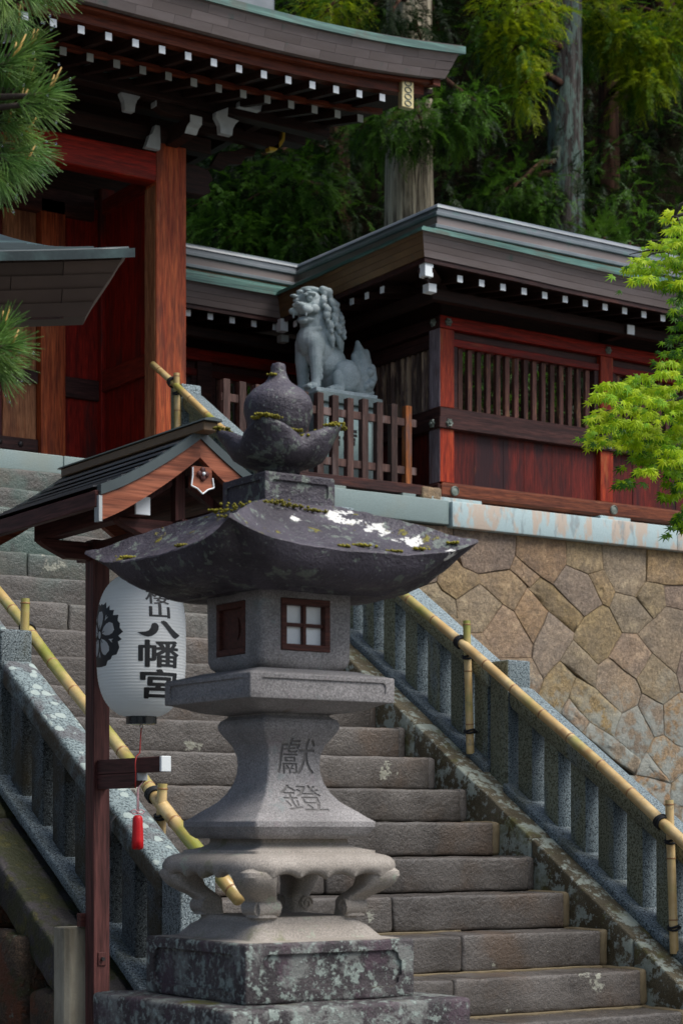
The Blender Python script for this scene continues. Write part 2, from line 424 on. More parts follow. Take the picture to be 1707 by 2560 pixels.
side = n.math('MULTIPLY', n.math('SUBTRACT', 1.0, n.step(n.upness(), .1, .5)), n.step(n.noise(6, 5, .6), .34, .6)); col = n.mix(n.math('MULTIPLY', side, .85), col, (.06,.042,.018))
n.fin(col, .65, n.bump(n.math('ADD', sp, n.math('MULTIPLY', lm, .8)), .6, .005), spec=.25)
n = N('coping_stone', rnd=False); col = n.mix(n.step(n.noise(220, 2, .7), .35, .65), (.14,.195,.19), (.26,.335,.325))
col = n.mix(n.math('MULTIPLY', n.step(n.noise(3, 5, .6), .42, .7), .6), col, (.22,.25,.21)); n.fin(col, .6, n.bump(n.noise(120, 3), .5, .004))
n = N('coping_pale', rnd=False); col = n.mix(n.step(n.noise(160, 2), .35, .65), (.33,.45,.46), (.46,.57,.575))
col = n.mix(n.math('MULTIPLY', n.step(n.noise(9, 5, .6, stretch=(1,1,.35)), .5, .6), .75), col, (.52,.37,.26))
col = n.mix(n.math('MULTIPLY', n.step(n.noise(12, 4, .6, stretch=(1,1,.3)), .56, .66), .6), col, (.20,.24,.25)); n.fin(col, .55, n.bump(n.noise(60, 3), .3, .004))
n = N('wall_stone')
col = n.mix(n.step(n.noise(4, 5, .6), .32, .68), (.27,.18,.085), (.21,.148,.085)); col = n.mix(n.step(n.noise(9, 4), .5, .75), col, (.37,.26,.13))
col = n.hsv(col, h=n.rng(n.rand, 0, 1, .485, .512), sat=n.rng(n.math('FRACT', n.math('MULTIPLY', n.rand, 7.3)), 0, 1, .70, 1.05), val=n.rng(n.math('FRACT', n.math('MULTIPLY', n.rand, 3.7)), 0, 1, .82, 1.12))
sp = n.noise(130, 3, .7); col = n.mix(1.0, col, n.mix(n.step(sp,.25,.75), (.55,)*3, (1.5,)*3), 'MULTIPLY'); col = n.mix(1.0, col, n.mix(n.step(n.noise(38, 4, .65),.3,.7), (.72,)*3, (1.25,)*3), 'MULTIPLY')
pz = n.axis(2, n.geo.outputs['Position']); lowm = n.math('SUBTRACT', 1.0, n.step(n.math('ADD', pz, n.math('MULTIPLY', n.noise(3, 3), .9)), 2.25, 2.95))
lk = n.math('MULTIPLY', n.step(n.noise(9, 5, .65), .42, .56), lowm); col = n.mix(n.math('MULTIPLY', lk, .85), col, n.mix(n.noise(50, 3), (.19,.22,.20), (.34,.37,.34)))
n.fin(col, .72, n.bump(n.math('ADD', n.math('MULTIPLY', n.noise(34, 4, .6), .8), n.math('MULTIPLY', sp, .45)), 1.0, .014))
plain('wall_joint', (.022,.018,.012), .9, nz=60, namt=.4)
plain('mortar', (.155,.118,.062), .7, nz=25, namt=.35, bump=.5)
stone('bank_stone', (.040,.029,.020), (.095,.060,.034), grain=120, gamt=.5, blotch=6, rough=.7, bump=1.0, bscale=40, bdist=.02,
      lich=[((.15,.045,.014), 5, .50, .64, .85), ((.05,.05,.012), 7, .52, .64, .7), ((.24,.27,.21), 14, .62, .68, .6)], moss=((.05,.055,.008), 4, .5, .6, .0, .6))
stone('moss_ledge', (.035,.03,.03), (.08,.07,.07), grain=120, gamt=.4, blotch=6, rough=.6, bump=.9, bscale=50, bdist=.01,
      lich=[((.030,.034,.006), 5, .42, .56, .9), ((.075,.068,.010), 11, .55, .66, .8), ((.09,.085,.08), 8, .62, .70, .6)])
stone('lion_stone', (.36,.44,.45), (.52,.60,.61), grain=230, gamt=.3, blotch=9, rough=.65, bump=.35, bscale=120, bdist=.003, var=.02)
stone('pedestal_stone', (.16,.21,.205), (.24,.30,.295), grain=200, gamt=.3, blotch=5, rough=.6, bump=.3, var=.03)
plain('pedestal_panel', (.40,.56,.54), .6, nz=90, namt=.35)
plain('carving_shade', (.135,.128,.122), .8, nz=120, namt=.35)
plain('moss', (.17,.15,.010), .9, nz=160, namt=.5, var=.3)
plain('ink', (.008,.009,.011), .5, namt=.3)
stone('ground_paving', (.045,.043,.040), (.080,.076,.070), grain=120, gamt=.3, blotch=2, rough=.5, bump=.5, bscale=30, bdist=.006, wet=(2,.25,.6))
stone('terrace_gravel', (.12,.11,.10), (.18,.165,.15), grain=60, gamt=.4, blotch=2, rough=.7, bump=.6, bscale=40)
n = N('concrete'); col = n.mix(n.step(n.noise(7, 5, .6, stretch=(1,1,.25)), .35, .65), (.15,.125,.08), (.42,.38,.28)); n.fin(col, .75, n.bump(n.noise(80, 4), .5, .004))
# wood
RED, REDD = (.20,.028,.012), (.085,.016,.010)
wood('gate_red', (.12,.006,.003), (.26,.012,.005), 'Z', streak=[((.035,.015,.012), 4, .52, .7, .8)])
wood('gate_column', (.22,.035,.011), (.38,.085,.026), 'Z', sc=10, streak=[((.085,.022,.013), 6, .5, .66, .7), ((.40,.15,.06), 8, .6, .72, .5)], rough=.5)
wood('gate_column_worn', (.21,.075,.033), (.34,.15,.070), 'Z', sc=12, streak=[((.08,.03,.02), 6, .5, .7, .6)], rough=.6)
wood('beam_red', (.14,.008,.003), (.27,.013,.005), 'X', streak=[((.045,.014,.01), 3, .5, .66, .8), ((.30,.075,.03), 9, .62, .74, .5)], rough=.5)
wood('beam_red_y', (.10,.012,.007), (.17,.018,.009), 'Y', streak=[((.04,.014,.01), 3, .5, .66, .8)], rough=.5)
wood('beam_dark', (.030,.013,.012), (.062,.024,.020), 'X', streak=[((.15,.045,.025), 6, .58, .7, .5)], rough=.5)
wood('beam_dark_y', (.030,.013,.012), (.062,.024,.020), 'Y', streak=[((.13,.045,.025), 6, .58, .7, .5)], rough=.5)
wood('eave_dark', (.016,.008,.006), (.034,.013,.009), 'X', rough=.6)
wood('fascia_red', (.11,.024,.012), (.19,.045,.018), 'X', streak=[((.04,.016,.01), 3, .5, .7, .8)], rough=.5)
wood('slat_wood', (.060,.028,.024), (.15,.062,.045), 'Z', streak=[((.34,.17,.085), 10, .56, .66, .8)], var=.45)
wood('slat_pale', (.10,.065,.055), (.20,.14,.115), 'Z', streak=[((.46,.33,.22), 10, .50, .60, .85)], var=.35)
wood('post_red', (.19,.014,.005), (.34,.042,.011), 'Z', streak=[((.34,.11,.035), 9, .56, .68, .7), ((.05,.016,.012), 4, .55, .7, .7)], rough=.5)
wood('post_grey', (.16,.125,.14), (.28,.235,.26), 'Z', streak=[((.14,.045,.025), 5, .55, .68, .6)], rough=.55)
wood('board_red', (.062,.008,.006), (.14,.014,.008), 'Z', streak=[((.020,.008,.010), 2.6, .44, .60, .92), ((.26,.075,.025), 9, .62, .76, .5)], rough=.45, var=.3)
wood('sill_red', (.085,.024,.013), (.16,.046,.02), 'X', streak=[((.03,.012,.01), 4, .5, .66, .7), ((.30,.14,.07), 10, .6, .72, .5)], rough=.5)
wood('picket_wood', (.045,.024,.020), (.095,.052,.042), 'Z', streak=[((.21,.16,.15), 8, .54, .68, .5)], var=.4)
wood('picket_orange', (.16,.055,.018), (.36,.11,.025), 'Z', streak=[((.12,.07,.06), 8, .52, .64, .8)], var=.1)
wood('frame_brown', (.060,.022,.020), (.105,.038,.033), 'Z', sc=10, rough=.55, var=.05)
wood('frame_brown_y', (.060,.022,.020), (.105,.038,.033), 'Y', sc=10, rough=.55, var=.05)
wood('frame_brown_x', (.075,.026,.022), (.125,.045,.036), 'X', sc=10, rough=.55, var=.05)
wood('barge_wood', (.21,.062,.032), (.31,.105,.055), 'X', sc=9, rough=.5, var=.08)
wood('window_wood', (.055,.020,.015), (.10,.034,.024), 'X', sc=24, rough=.6, var=.1)
# metal and other
n = N('copper_brown'); v = n.noise(3, 5, .6, stretch=(.5,.5,3)); col = n.mix(n.step(v, .35, .7), (.165,.132,.122), (.225,.188,.180))
col = n.mix(n.math('MULTIPLY', n.step(n.noise(6, 5, .65), .60, .74), .6), col, (.05,.13,.105)); col = n.hsv(col, val=n.rng(n.rand, 0, 1, .85, 1.15))
n.fin(col, .5, n.bump(n.noise(40, 3), .12, .004), spec=.5)
n = N('copper_ochre'); col = n.mix(n.step(n.noise(3, 5, .6), .35, .7), (.14,.082,.036), (.22,.135,.058)); col = n.mix(n.math('MULTIPLY', n.step(n.noise(7, 4), .6, .75), .5), col, (.07,.09,.07))
n.fin(col, .5, n.bump(n.noise(40, 3), .12, .004))
n = N('copper_green', rnd=False); v = n.noise(6, 5, .6, stretch=(.3,.3,6)); col = n.mix(n.step(v, .38, .62), (.035,.10,.085), (.10,.22,.185))
col = n.mix(n.math('MULTIPLY', n.step(n.noise(5, 4), .5, .7), .6), col, (.08,.07,.05)); n.fin(col, .45, n.bump(n.noise(60, 3), .15, .004))
n = N('copper_ridge'); col = n.mix(n.step(n.noise(2.5, 5, .6), .35, .7), (.10,.125,.14), (.19,.205,.225)); col = n.mix(n.math('MULTIPLY', n.step(n.noise(5, 5, .6), .56, .7), .55), col, (.07,.17,.15))
n.fin(col, .38, n.bump(n.noise(50, 3), .1, .004), spec=.6)
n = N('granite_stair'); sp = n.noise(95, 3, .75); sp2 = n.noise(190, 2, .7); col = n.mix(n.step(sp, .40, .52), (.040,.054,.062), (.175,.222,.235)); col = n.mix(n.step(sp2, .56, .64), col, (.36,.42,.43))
nx_ = n.axis(0, n.geo.outputs['Normal']); al = n.math('MULTIPLY', n.step(n.math('MULTIPLY', nx_, -1.0), .4, .8), n.step(n.noise(6, 5, .6, stretch=(1,1,.3)), .25, .5)); col = n.mix(n.math('MULTIPLY', al, .8), col, n.mix(n.step(sp, .4, .55), (.075,.070,.026), (.22,.22,.125)))
col = n.hsv(col, val=n.rng(n.rand, 0, 1, .85, 1.2)); n.fin(col, .65, n.bump(n.math('ADD', sp, n.noise(30, 3)), .6, .005), spec=.25)
n = N('copper_dark', rnd=False); col = n.mix(n.step(n.noise(6, 5, .6), .4, .65), (.018,.030,.030), (.05,.09,.085)); n.fin(col, .4, n.bump(n.noise(60, 3), .15, .004))
plain('shingle_dark', (.030,.032,.036), .32, var=.5, nz=14, namt=.4, spec=.6)
plain('shingle_brown', (.115,.080,.064), .5, var=.2, nz=10, namt=.25)
plain('copper_edge', (.045,.062,.064), .4, var=.1, nz=12, namt=.4)
plain('white_paint', (.80,.85,.86), .5, var=.06, nz=20, namt=.08)
plain('grey_paint', (.40,.43,.43), .6, var=.12, nz=20, namt=.25)
plain('dim_paint', (.34,.36,.33), .6, var=.15, nz=18, namt=.25)
plain('gilt', (.62,.52,.26), .35, nz=40, namt=.25, metal=.5)
plain('gold', (.75,.48,.06), .35, nz=40, namt=.2, metal=.6)
plain('bronze', (.17,.20,.17), .5, nz=60, namt=.35, metal=.3)
plain('iron', (.035,.032,.032), .45, metal=.5)
plain('cord_black', (.010,.011,.013), .75, nz=200, namt=.4)
plain('cord_red', (.42,.03,.025), .6, nz=200, namt=.2)
plain('cord_pink', (.62,.36,.38), .6, nz=200, namt=.2)
plain('silk_red', (.62,.008,.012), .45, nz=300, namt=.3)
plain('black_lacquer', (.008,.010,.013), .25)
plain('shoji_paper', (.84,.89,.90), .8, nz=60, namt=.06)
n = N('lantern_paper', rnd=False); n.fin(n.mix(n.noise(8, 3), (.84,.87,.87), (.90,.92,.91)), .5, spec=.4)
tr = n.n.new('ShaderNodeBsdfTranslucent'); tr.inputs[0].default_value = (.88,.94,.95,1); mx = n.n.new('ShaderNodeMixShader'); mx.inputs[0].default_value = .45
n.l(n.b.outputs[0], mx.inputs[1]); n.l(tr.outputs[0], mx.inputs[2]); n.l(mx.outputs[0], n.out.inputs[0])
n = N('bamboo', rnd=True); g = n.noise(6, 4, .6); col = n.mix(n.step(g, .35, .7), (.50,.33,.13), (.66,.49,.24))
col = n.mix(n.math('MULTIPLY', n.step(n.noise(2.2, 4, .55), .46, .62), .85), col, (.22,.26,.035)); col = n.mix(n.math('MULTIPLY', n.step(n.noise(9, 5, .6), .56, .7), .6), col, (.34,.17,.05)); col = n.mix(n.math('MULTIPLY', n.step(n.noise(16, 5, .7), .6, .68), .5), col, (.16,.13,.09))
n.fin(col, .28, n.bump(n.noise(80, 2), .05, .003), spec=.6)
plain('bamboo_node', (.30,.16,.06), .4, nz=60, namt=.3)
# plants
n = N('bark_cedar', rnd=True); st = (1,1,.07); r1 = n.noise(16, 5, .65, stretch=st, dist=.6); r2 = n.noise(45, 3, .6, stretch=st)
col = n.mix(n.step(r1, .36, .62), (.07,.054,.032), (.56,.49,.34)); col = n.mix(n.math('MULTIPLY', r2, .35), col, (.12,.085,.05))
n.fin(col, .85, n.bump(n.math('ADD', r1, n.math('MULTIPLY', r2, .4)), 1.0, .06))
n = N('bark_lichen', rnd=True); r1 = n.noise(16, 5, .65, stretch=(1,1,.09), dist=.6); col = n.mix(n.step(r1, .38, .6), (.028,.024,.022), (.085,.075,.07))
lk = n.step(n.noise(12, 6, .7, stretch=(1,1,.3)), .46, .56); col = n.mix(n.math('MULTIPLY', lk, .85), col, n.mix(n.noise(60, 3), (.065,.105,.09), (.16,.22,.195)))
n.fin(col, .9, n.bump(r1, 1.0, .06), spec=.1)
wood('bark_brown', (.028,.016,.012), (.085,.044,.030), 'Z', sc=5, rough=.95, bump=1.0, spec=.05)
plain('bark_maple', (.055,.045,.035), .8, nz=30, namt=.5, bump=.6)
plain('bark_pine', (.05,.034,.024), .9, nz=25, namt=.6, bump=.9)
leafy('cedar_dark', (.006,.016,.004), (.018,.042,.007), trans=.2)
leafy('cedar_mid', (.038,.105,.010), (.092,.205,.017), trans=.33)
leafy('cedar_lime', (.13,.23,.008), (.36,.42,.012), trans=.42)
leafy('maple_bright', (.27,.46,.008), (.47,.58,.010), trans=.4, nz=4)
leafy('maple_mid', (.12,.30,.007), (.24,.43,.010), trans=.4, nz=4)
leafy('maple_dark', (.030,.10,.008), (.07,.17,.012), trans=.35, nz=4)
leafy('pine_needle', (.10,.24,.050), (.22,.36,.07), trans=.15, rough=.35, spec=.5, nz=9)
leafy('shrub_green', (.030,.085,.008), (.07,.15,.014), trans=.3)
leafy('litter', (.030,.020,.012), (.085,.055,.028), trans=.1, nz=6, spec=.05)
plain('pine_candle', (.48,.30,.075), .6, var=.25, nz=60, namt=.35)
n = N('water_drop'); n.fin((1,1,1), .02, spec=.8, Transmission_Weight=1.0, IOR=1.33)
stone('hill_soil', (.006,.006,.004), (.016,.013,.008), grain=60, gamt=.5, blotch=3, rough=1.0, bump=1.0, bscale=10, bdist=.08, var=0, spec=0.0)

# ================================================================ ground, terrace, stair
RISE, RUN, T0, Z0 = .172, .275, 6.919, -.642
def tk(k): return T0 + RUN*k
def zk(k): return Z0 + RISE*k
def nos(t): return Z0 + (t-T0)*RISE/RUN
TERR = zk(18)                      # terrace level
WALL = 11.90                       # front plane of the retaining wall
SL, SR = 4.01, 6.38                # inner edges of the two stair strings
MIR = SL + SR
def shear(P): return Vector((P.x, P.y, P.z + nos(P.y)))

g = G(); S = 60
g.add([(-S,-S,-ZO),(S,-S,-ZO),(S,11.95,-ZO),(-S,11.95,-ZO)], [(0,1,2,3)]); struct('ground', g, 'ground_paving')
g = G(); g.box(-30, 40, 11.99, 21.0, -ZO-.5, TERR-.006); struct('terrace', g, 'terrace_gravel')

st = thing('stone_staircase', 'long flight of dark wet stone steps climbing behind the stone lantern', 'staircase', (5.195, 6.4, -ZO))
random.seed(3)
for k in range(-2, 18):
    a, b = SL+.04, SR-.05; cuts = [a] + sorted(random.uniform(a+.5, b-.5) for _ in range(random.choice((0,1,1)))) + [b]
    cuts = [a] + [c for i,c in enumerate(cuts[1:-1]) if c - cuts[i] > .45] + [b]
    for i in range(len(cuts)-1):
        j = random.uniform(-.004, .004)
        g = G(); g.rbox(cuts[i]+.0008, cuts[i+1]-.0008, tk(k)+j, tk(k)+RUN+.05, zk(k)-RISE+.004, zk(k)+random.uniform(-.003,.003), r=.017, seg=.045, amp=.0075, freq=10)
        # chiselled fillet along the nosing
        part('step', g, 'step_stone', st, auto=50)
    g = G(); g.rbox(SR-.055, SR+.002, tk(k)+.012, tk(k)+RUN+.04, zk(k)-RISE, zk(k)+.004, r=.022, seg=.05, amp=.008, freq=14); part('mortar', g, 'mortar' if k in (-2,-1,0,1,2,4) else 'step_stone', st, auto=60)
    g = G(); g.rbox(SL-.002, SL+.045, tk(k)+.012, tk(k)+RUN+.04, zk(k)-RISE, zk(k)+.003, r=.02, seg=.06, amp=.006, freq=14); part('mortar', g, 'step_stone', st, auto=60)
    if random.random() < (.7 if k < 3 else .15):
        g = G(); x0 = random.uniform(SL+.2, SR-1.2); g.rbox(x0, x0+random.uniform(.5, 1.6) if x0 < 5 else SR-.06, tk(k)+RUN-.012, tk(k)+RUN+.012, zk(k)-.01, zk(k)+.006, r=.004, seg=.05, amp=.005, freq=20); part('mortar', g, 'mortar', st)
# core that closes the flight underneath
g = G()
for k in range(-2, 18): g.box(SL-.02, SR+.02, tk(k)+.05, tk(18)+.1, zk(k)-RISE-.01, zk(k)-.03)
part('core', g, 'wall_joint', st)
def string(side):
    f = (lambda s: s) if side > 0 else (lambda s: MIR - s)
    t = 6.25
    while t < 11.80:
        t1 = min(t + random.uniform(.72, 1.0), 11.86); t1 = 11.86 if 11.86-t1 < .3 else t1
        xs = sorted((f(SR), f(SR+.49)))
        g = G(); g.rbox(xs[0], xs[1], t+.003, t1-.003, -.62, .063+random.uniform(-.004,.004), r=.014, seg=.08, amp=.008, freq=7, sh=shear)
        part('string_stone', g, 'stringer_stone', st, auto=50); t = t1
string(1)
# the outer string on the left carries a moss-grown ledge
t = 6.25
while t < 11.80:
    t1 = min(t + random.uniform(.7, 1.0), 11.86); t1 = 11.86 if 11.86-t1 < .3 else t1
    g = G(); g.rbox(3.70, SL, t+.003, t1-.003, -.62, .063, r=.014, seg=.08, amp=.006, freq=7, sh=shear); part('string_stone', g, 'stringer_stone', st, auto=50)
    g = G(); g.rbox(3.47, 3.698, t+.004, t1-.004, -.17, .015+random.uniform(-.006,.006), r=.02, seg=.05, amp=.014, freq=9, sh=shear); part('ledge_stone', g, 'moss_ledge', st, auto=60)
    t = t1
random.seed(5)
bank = thing('stone_bank', 'dark mossy rough stone facing under the left balustrade', 'stone wall', (3.4, 8.5, -ZO))
for row in range(9):
    t = 6.3 + random.uniform(0,.2)
    z0 = -ZO - .05 + row*.40
    while t < 11.8:
        t1 = t + random.uniform(.38, .72)
        zt = min(z0+.395, nos((t+t1)/2)-.17)
        if zt - z0 > .08:
            g = G(); g.rbox(3.44+random.uniform(-.02,.02), 3.95, t+.006, t1-.006, z0, zt, r=.045, seg=.07, amp=.028, freq=6); part('bank_block', g, 'bank_stone', bank, auto=60)
        t = t1

# terrace edge: riser block over the stair, copings on the wall
tc = thing('terrace_coping', 'grey green granite edging blocks along the shrine terrace above the steps', 'coping', (6.5, 11.9, TERR-.18))
for a,b in ((2.2,3.98),(3.98,5.79),(5.79,6.86)):
    g = G(); g.rbox(a+.002, b-.002, tk(18)-.01, 12.3, TERR-.168, TERR, r=.008, seg=.12, amp=.003, freq=8); part('coping_block', g, 'coping_stone', tc, auto=50)
for a,b in ((6.86,7.9),(7.9,8.93)):
    g = G(); g.rbox(a+.002, b-.002, WALL-.05, 12.3, TERR-.185, TERR-.004, r=.008, seg=.12, amp=.003, freq=8); part('coping_block', g, 'coping_stone', tc, auto=50)
tc2 = thing('pale_coping', 'pale blue grey coping with rusty stains under the roofed red wall', 'coping', (10.5, 11.9, TERR-.18))
for a,b in ((8.94,11.2),(11.2,13.6)):
    g = G(); g.rbox(a+.001, b-.001, WALL-.075, 12.3, TERR-.20, TERR-.010, r=.008, seg=.12, amp=.002, freq=8); part('coping_block', g, 'coping_pale', tc2, auto=50)

# retaining wall of fitted polygonal stones
def clip(poly, nx, ny, c):
    out = []
    for i in range(len(poly)):
        p, q = poly[i], poly[(i+1) % len(poly)]; a = nx*p[0]+ny*p[1]-c; b = nx*q[0]+ny*q[1]-c
        if a <= 0: out.append(p)
        if (a < 0) != (b < 0) and abs(a-b) > 1e-9:
            t = a/(a-b); out.append((p[0]+(q[0]-p[0])*t, p[1]+(q[1]-p[1])*t))
    return out
rw = thing('stone_retaining_wall', 'ochre retaining wall of fitted polygonal stones right of the stairs', 'stone wall', (9.8, WALL, -ZO))
random.seed(21)
X0, X1, Y0, Y1 = 6.87, 13.6, -ZO, TERR-.188
CA_, SA_ = math.cos(math.radians(38)), math.sin(math.radians(38))
def fwd(x, y): return ((CA_*x+SA_*y)*.80, -SA_*x+CA_*y)
def inv(a, b): a = a/.80; return (CA_*a-SA_*b, SA_*a+CA_*b)
pts = []; tries = 0
while tries < 40000 and len(pts) < 300:
    tries += 1; p = (random.uniform(X0-.1, X1), random.uniform(Y0, Y1)); q = fwd(*p); dm = random.choice((.19,.22,.25,.28,.31))
    if Y1-p[1] < .42: q = (q[0], q[1])
    if all(math.hypot(q[0]-r_[0], q[1]-r_[1]) > (dm+r_[2])/2*1.0 for r_ in pts): pts.append((q[0], q[1], dm))
g = G(); g.box(X0-.05, X1, WALL+.030, WALL+.12, Y0, Y1+.01); part('joint_bed', g, 'wall_joint', rw)
# the stones in view, each with the outline it has in the wall
TRACED = [[(320,25),(515,43),(517,130),(475,160),(330,150)],[(515,43),(805,69),(800,198),(778,262),(630,283),(560,250),(517,130)],[(805,69),(1028,91),(1031,238),(970,332),(915,300),(800,198)],[(1028,91),(1195,107),(1205,262),(1133,286),(1031,240)],[(1195,107),(1400,126),(1397,314),(1350,388),(1258,367),(1205,262)],[(1400,126),(1600,145),(1600,340),(1480,333),(1397,314)],
[(800,198),(915,300),(868,345),(778,264)],[(630,283),(778,264),(857,342),(795,452),(745,422),(640,327)],[(868,345),(915,300),(970,332),(1115,480),(1069,550),(955,455),(857,342)],[(1031,240),(1133,286),(1200,422),(1115,479),(970,332)],[(1133,286),(1205,262),(1258,367),(1228,435),(1200,422)],[(1258,367),(1350,388),(1428,490),(1356,556),(1290,551),(1228,435)],
[(1350,388),(1397,314),(1480,333),(1488,428),(1428,490)],[(1480,333),(1600,340),(1600,460),(1488,428)],[(440,320),(475,160),(560,250),(630,283),(640,327),(530,400),(465,360)],[(330,150),(475,160),(440,320),(340,340)],[(340,340),(440,320),(465,360),(530,400),(543,492),(420,440)],[(530,400),(640,327),(745,422),(653,551),(575,559),(543,492)],
[(745,422),(795,452),(882,606),(876,667),(720,669),(653,551)],[(795,452),(857,342),(955,455),(887,602),(882,606)],[(955,455),(1069,550),(1062,583),(1005,680),(930,768),(876,667),(887,602)],[(1115,479),(1200,422),(1228,435),(1290,551),(1226,667),(1182,698),(1062,583),(1069,550)],[(1290,551),(1356,556),(1424,643),(1353,766),(1226,667)],[(1428,490),(1488,428),(1600,460),(1600,640),(1556,640),(1535,742),(1424,643),(1356,556)],
[(1062,583),(1182,698),(1166,806),(1005,680)],[(575,559),(653,551),(720,669),(620,652)],[(720,669),(876,667),(930,768),(903,838),(830,790),(760,700)],[(1005,680),(1075,750),(1041,851),(1000,922),(903,838),(930,768)],[(1075,750),(1166,806),(1285,920),(1250,1031),(1140,962),(1041,851)],[(1182,698),(1226,667),(1353,766),(1375,828),(1360,884),(1285,920),(1166,806)],[(1353,766),(1424,643),(1535,742),(1556,820),(1475,881),(1375,828)],
[(1375,828),(1475,881),(1480,1021),(1437,1031),(1360,884)],[(1556,640),(1600,640),(1600,830),(1556,820),(1535,742)],[(1556,820),(1600,830),(1600,1090),(1533,1061),(1480,1021),(1475,881)],[(1285,920),(1360,884),(1437,1031),(1400,1095),(1375,1140),(1250,1031)],[(1041,851),(1140,962),(1105,1010),(1000,922)],[(1140,962),(1250,1031),(1375,1140),(1350,1200),(1200,1095),(1105,1010)],[(1437,1031),(1480,1021),(1533,1061),(1600,1090),(1600,1200),(1568,1192),(1510,1240),(1400,1095)],
[(1375,1140),(1400,1095),(1510,1240),(1350,1200)],[(1350,1200),(1510,1240),(1512,1330),(1450,1360),(1330,1250)],[(1510,1240),(1568,1192),(1600,1200),(1600,1360),(1512,1330)]]
def wall_pt(cx, cy):
    a = (850+cx*.5466-853.5)/F; s_ = WALL*(SU+CU*a)/(CU-SU*a); return (s_, min((2078-(1280+cy*.5466))/F*(SU*s_+CU*WALL), Y1))
TR = [[wall_pt(*c_) for c_ in P] for P in TRACED]
TR = [[(x, Y1 if Y1-z < .05 else z) for x,z in P] for P in TR]
def inside(x, y, P):
    c = False
    for i in range(len(P)):
        (x1,y1),(x2,y2) = P[i], P[i-1]
        if (y1 > y) != (y2 > y) and x < (x2-x1)*(y-y1)/(y2-y1)+x1: c = not c
    return c
CELLS = [(list(reversed(P)), 0.0) for P in TR]
for p in pts:
    poly = [fwd(*c_) for c_ in ((X0,Y0),(X1,Y0),(X1,Y1),(X0,Y1))]
    for q in pts:
        if q is p: continue
        dx, dy = q[0]-p[0], q[1]-p[1]
        if dx*dx+dy*dy > 1.6: continue
        wgt = (p[2]**2-q[2]**2)*.22
        poly = clip(poly, dx, dy, dx*(p[0]+q[0])/2 + dy*(p[1]+q[1])/2 + wgt/2)
        if not poly: break
    if not poly or len(poly) < 3: continue
    poly = [inv(*c_) for c_ in poly]
    cc = (sum(c_[0] for c_ in poly)/len(poly), sum(c_[1] for c_ in poly)/len(poly))
    if any(inside(cc[0], cc[1], P) for P in TR): continue
    CELLS.append((poly, .012))
for ci,(poly, back) in enumerate(CELLS):
    p = poly[0]
    # merge tiny edges
    P2 = []
    for a in poly:
        if not P2 or math.hypot(a[0]-P2[-1][0], a[1]-P2[-1][1]) > .03: P2.append(a)
    if len(P2) < 3: continue
    c = (sum(a[0] for a in P2)/len(P2), sum(a[1] for a in P2)/len(P2)); pr = random.uniform(-.006, .006) + back
    # subdivide edges with a little irregularity
    ed = []
    for i in range(len(P2)):
        a, b = P2[i], P2[(i+1)%len(P2)]; m = max(2, int(math.hypot(b[0]-a[0], b[1]-a[1])/.06))
        for j in range(m):
            t = j/m; x, y = a[0]+(b[0]-a[0])*t, a[1]+(b[1]-a[1])*t
            nv = mnoise.noise_vector(Vector((x*5, y*5, 1.0))); ed.append((x+nv.x*.010, y+nv.y*.010))
    def ins(d, yy):
        o = []
        for (x,y) in ed:
            vx, vy = c[0]-x, c[1]-y; L = math.hypot(vx,vy) or 1; dd = min(d, L*.9)
            o.append((x+vx/L*dd, yy + mnoise.noise(Vector((x*9,y*9,p[0])))*.008, y+vy/L*dd))
        return o
    R = [ins(.0012, WALL+.035), ins(.0014, WALL+.006+pr), ins(.005, WALL-.002+pr), ins(.03, WALL-.006+pr), ins(.07, WALL-.007+pr+random.uniform(-.004,.004)), ins(.12, WALL-.008+pr+random.uniform(-.004,.004))]
    g = G(); g.rings(R, cap0=False, cap1=True); part('wall_block', g, 'wall_stone', rw, auto=55)

# ================================================================ balustrades and bamboo rails
def balustrade(side, label):
    f = (lambda a,b: (a,b)) if side > 0 else (lambda a,b: (MIR-b, MIR-a))
    r = thing('stone_balustrade', label, 'balustrade', (6.62 if side > 0 else MIR-6.62, 6.66, nos(6.66)), 'granite balustrades flanking the stairs')
    news = [6.64, 8.26, 9.90, 11.72]
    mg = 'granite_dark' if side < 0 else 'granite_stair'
    for i,t in enumerate(news):
        a,b = f(6.548, 6.702); top = nos(t)+.70 if i < 3 else TERR+.53
        g = G(); g.rbox(a, b, t-.077, t+.077, nos(t)-.10 if i else nos(t)-.35, top, r=.012, seg=.09, amp=.002, freq=10); part('newel', g, 'granite' if side < 0 else 'granite_stair', r, auto=50)
    for i in range(3):
        t0, t1 = news[i]+.08, news[i+1]-.08
        a,b = f(6.545, 6.705); g = G(); g.rbox(a, b, t0, t1, .50, .62, r=.030, seg=.12, amp=.003, freq=8, sh=shear); part('rail', g, 'rail_granite' if side < 0 else 'granite_stair', r, auto=60)
        a,b = f(6.51, 6.74); g = G(); g.rbox(a, b, t0, t1, .055, .108, r=.012, seg=.12, amp=.003, freq=8, sh=shear); part('sill', g, 'granite', r, auto=50)
        n = max(2, round((t1-t0)/.204)); pit = (t1-t0)/n
        for j in range(n):
            c = t0 + pit*(j+.5); a,b = f(6.574, 6.676)
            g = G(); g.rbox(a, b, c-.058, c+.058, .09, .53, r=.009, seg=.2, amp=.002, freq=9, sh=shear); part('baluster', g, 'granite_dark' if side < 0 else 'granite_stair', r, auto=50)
    return r
balustrade(1, 'granite balustrade on the right of the stairs, in front of the ochre wall')
balustrade(-1, 'granite balustrade with pale round lichen on its rail, behind the wooden lantern post')

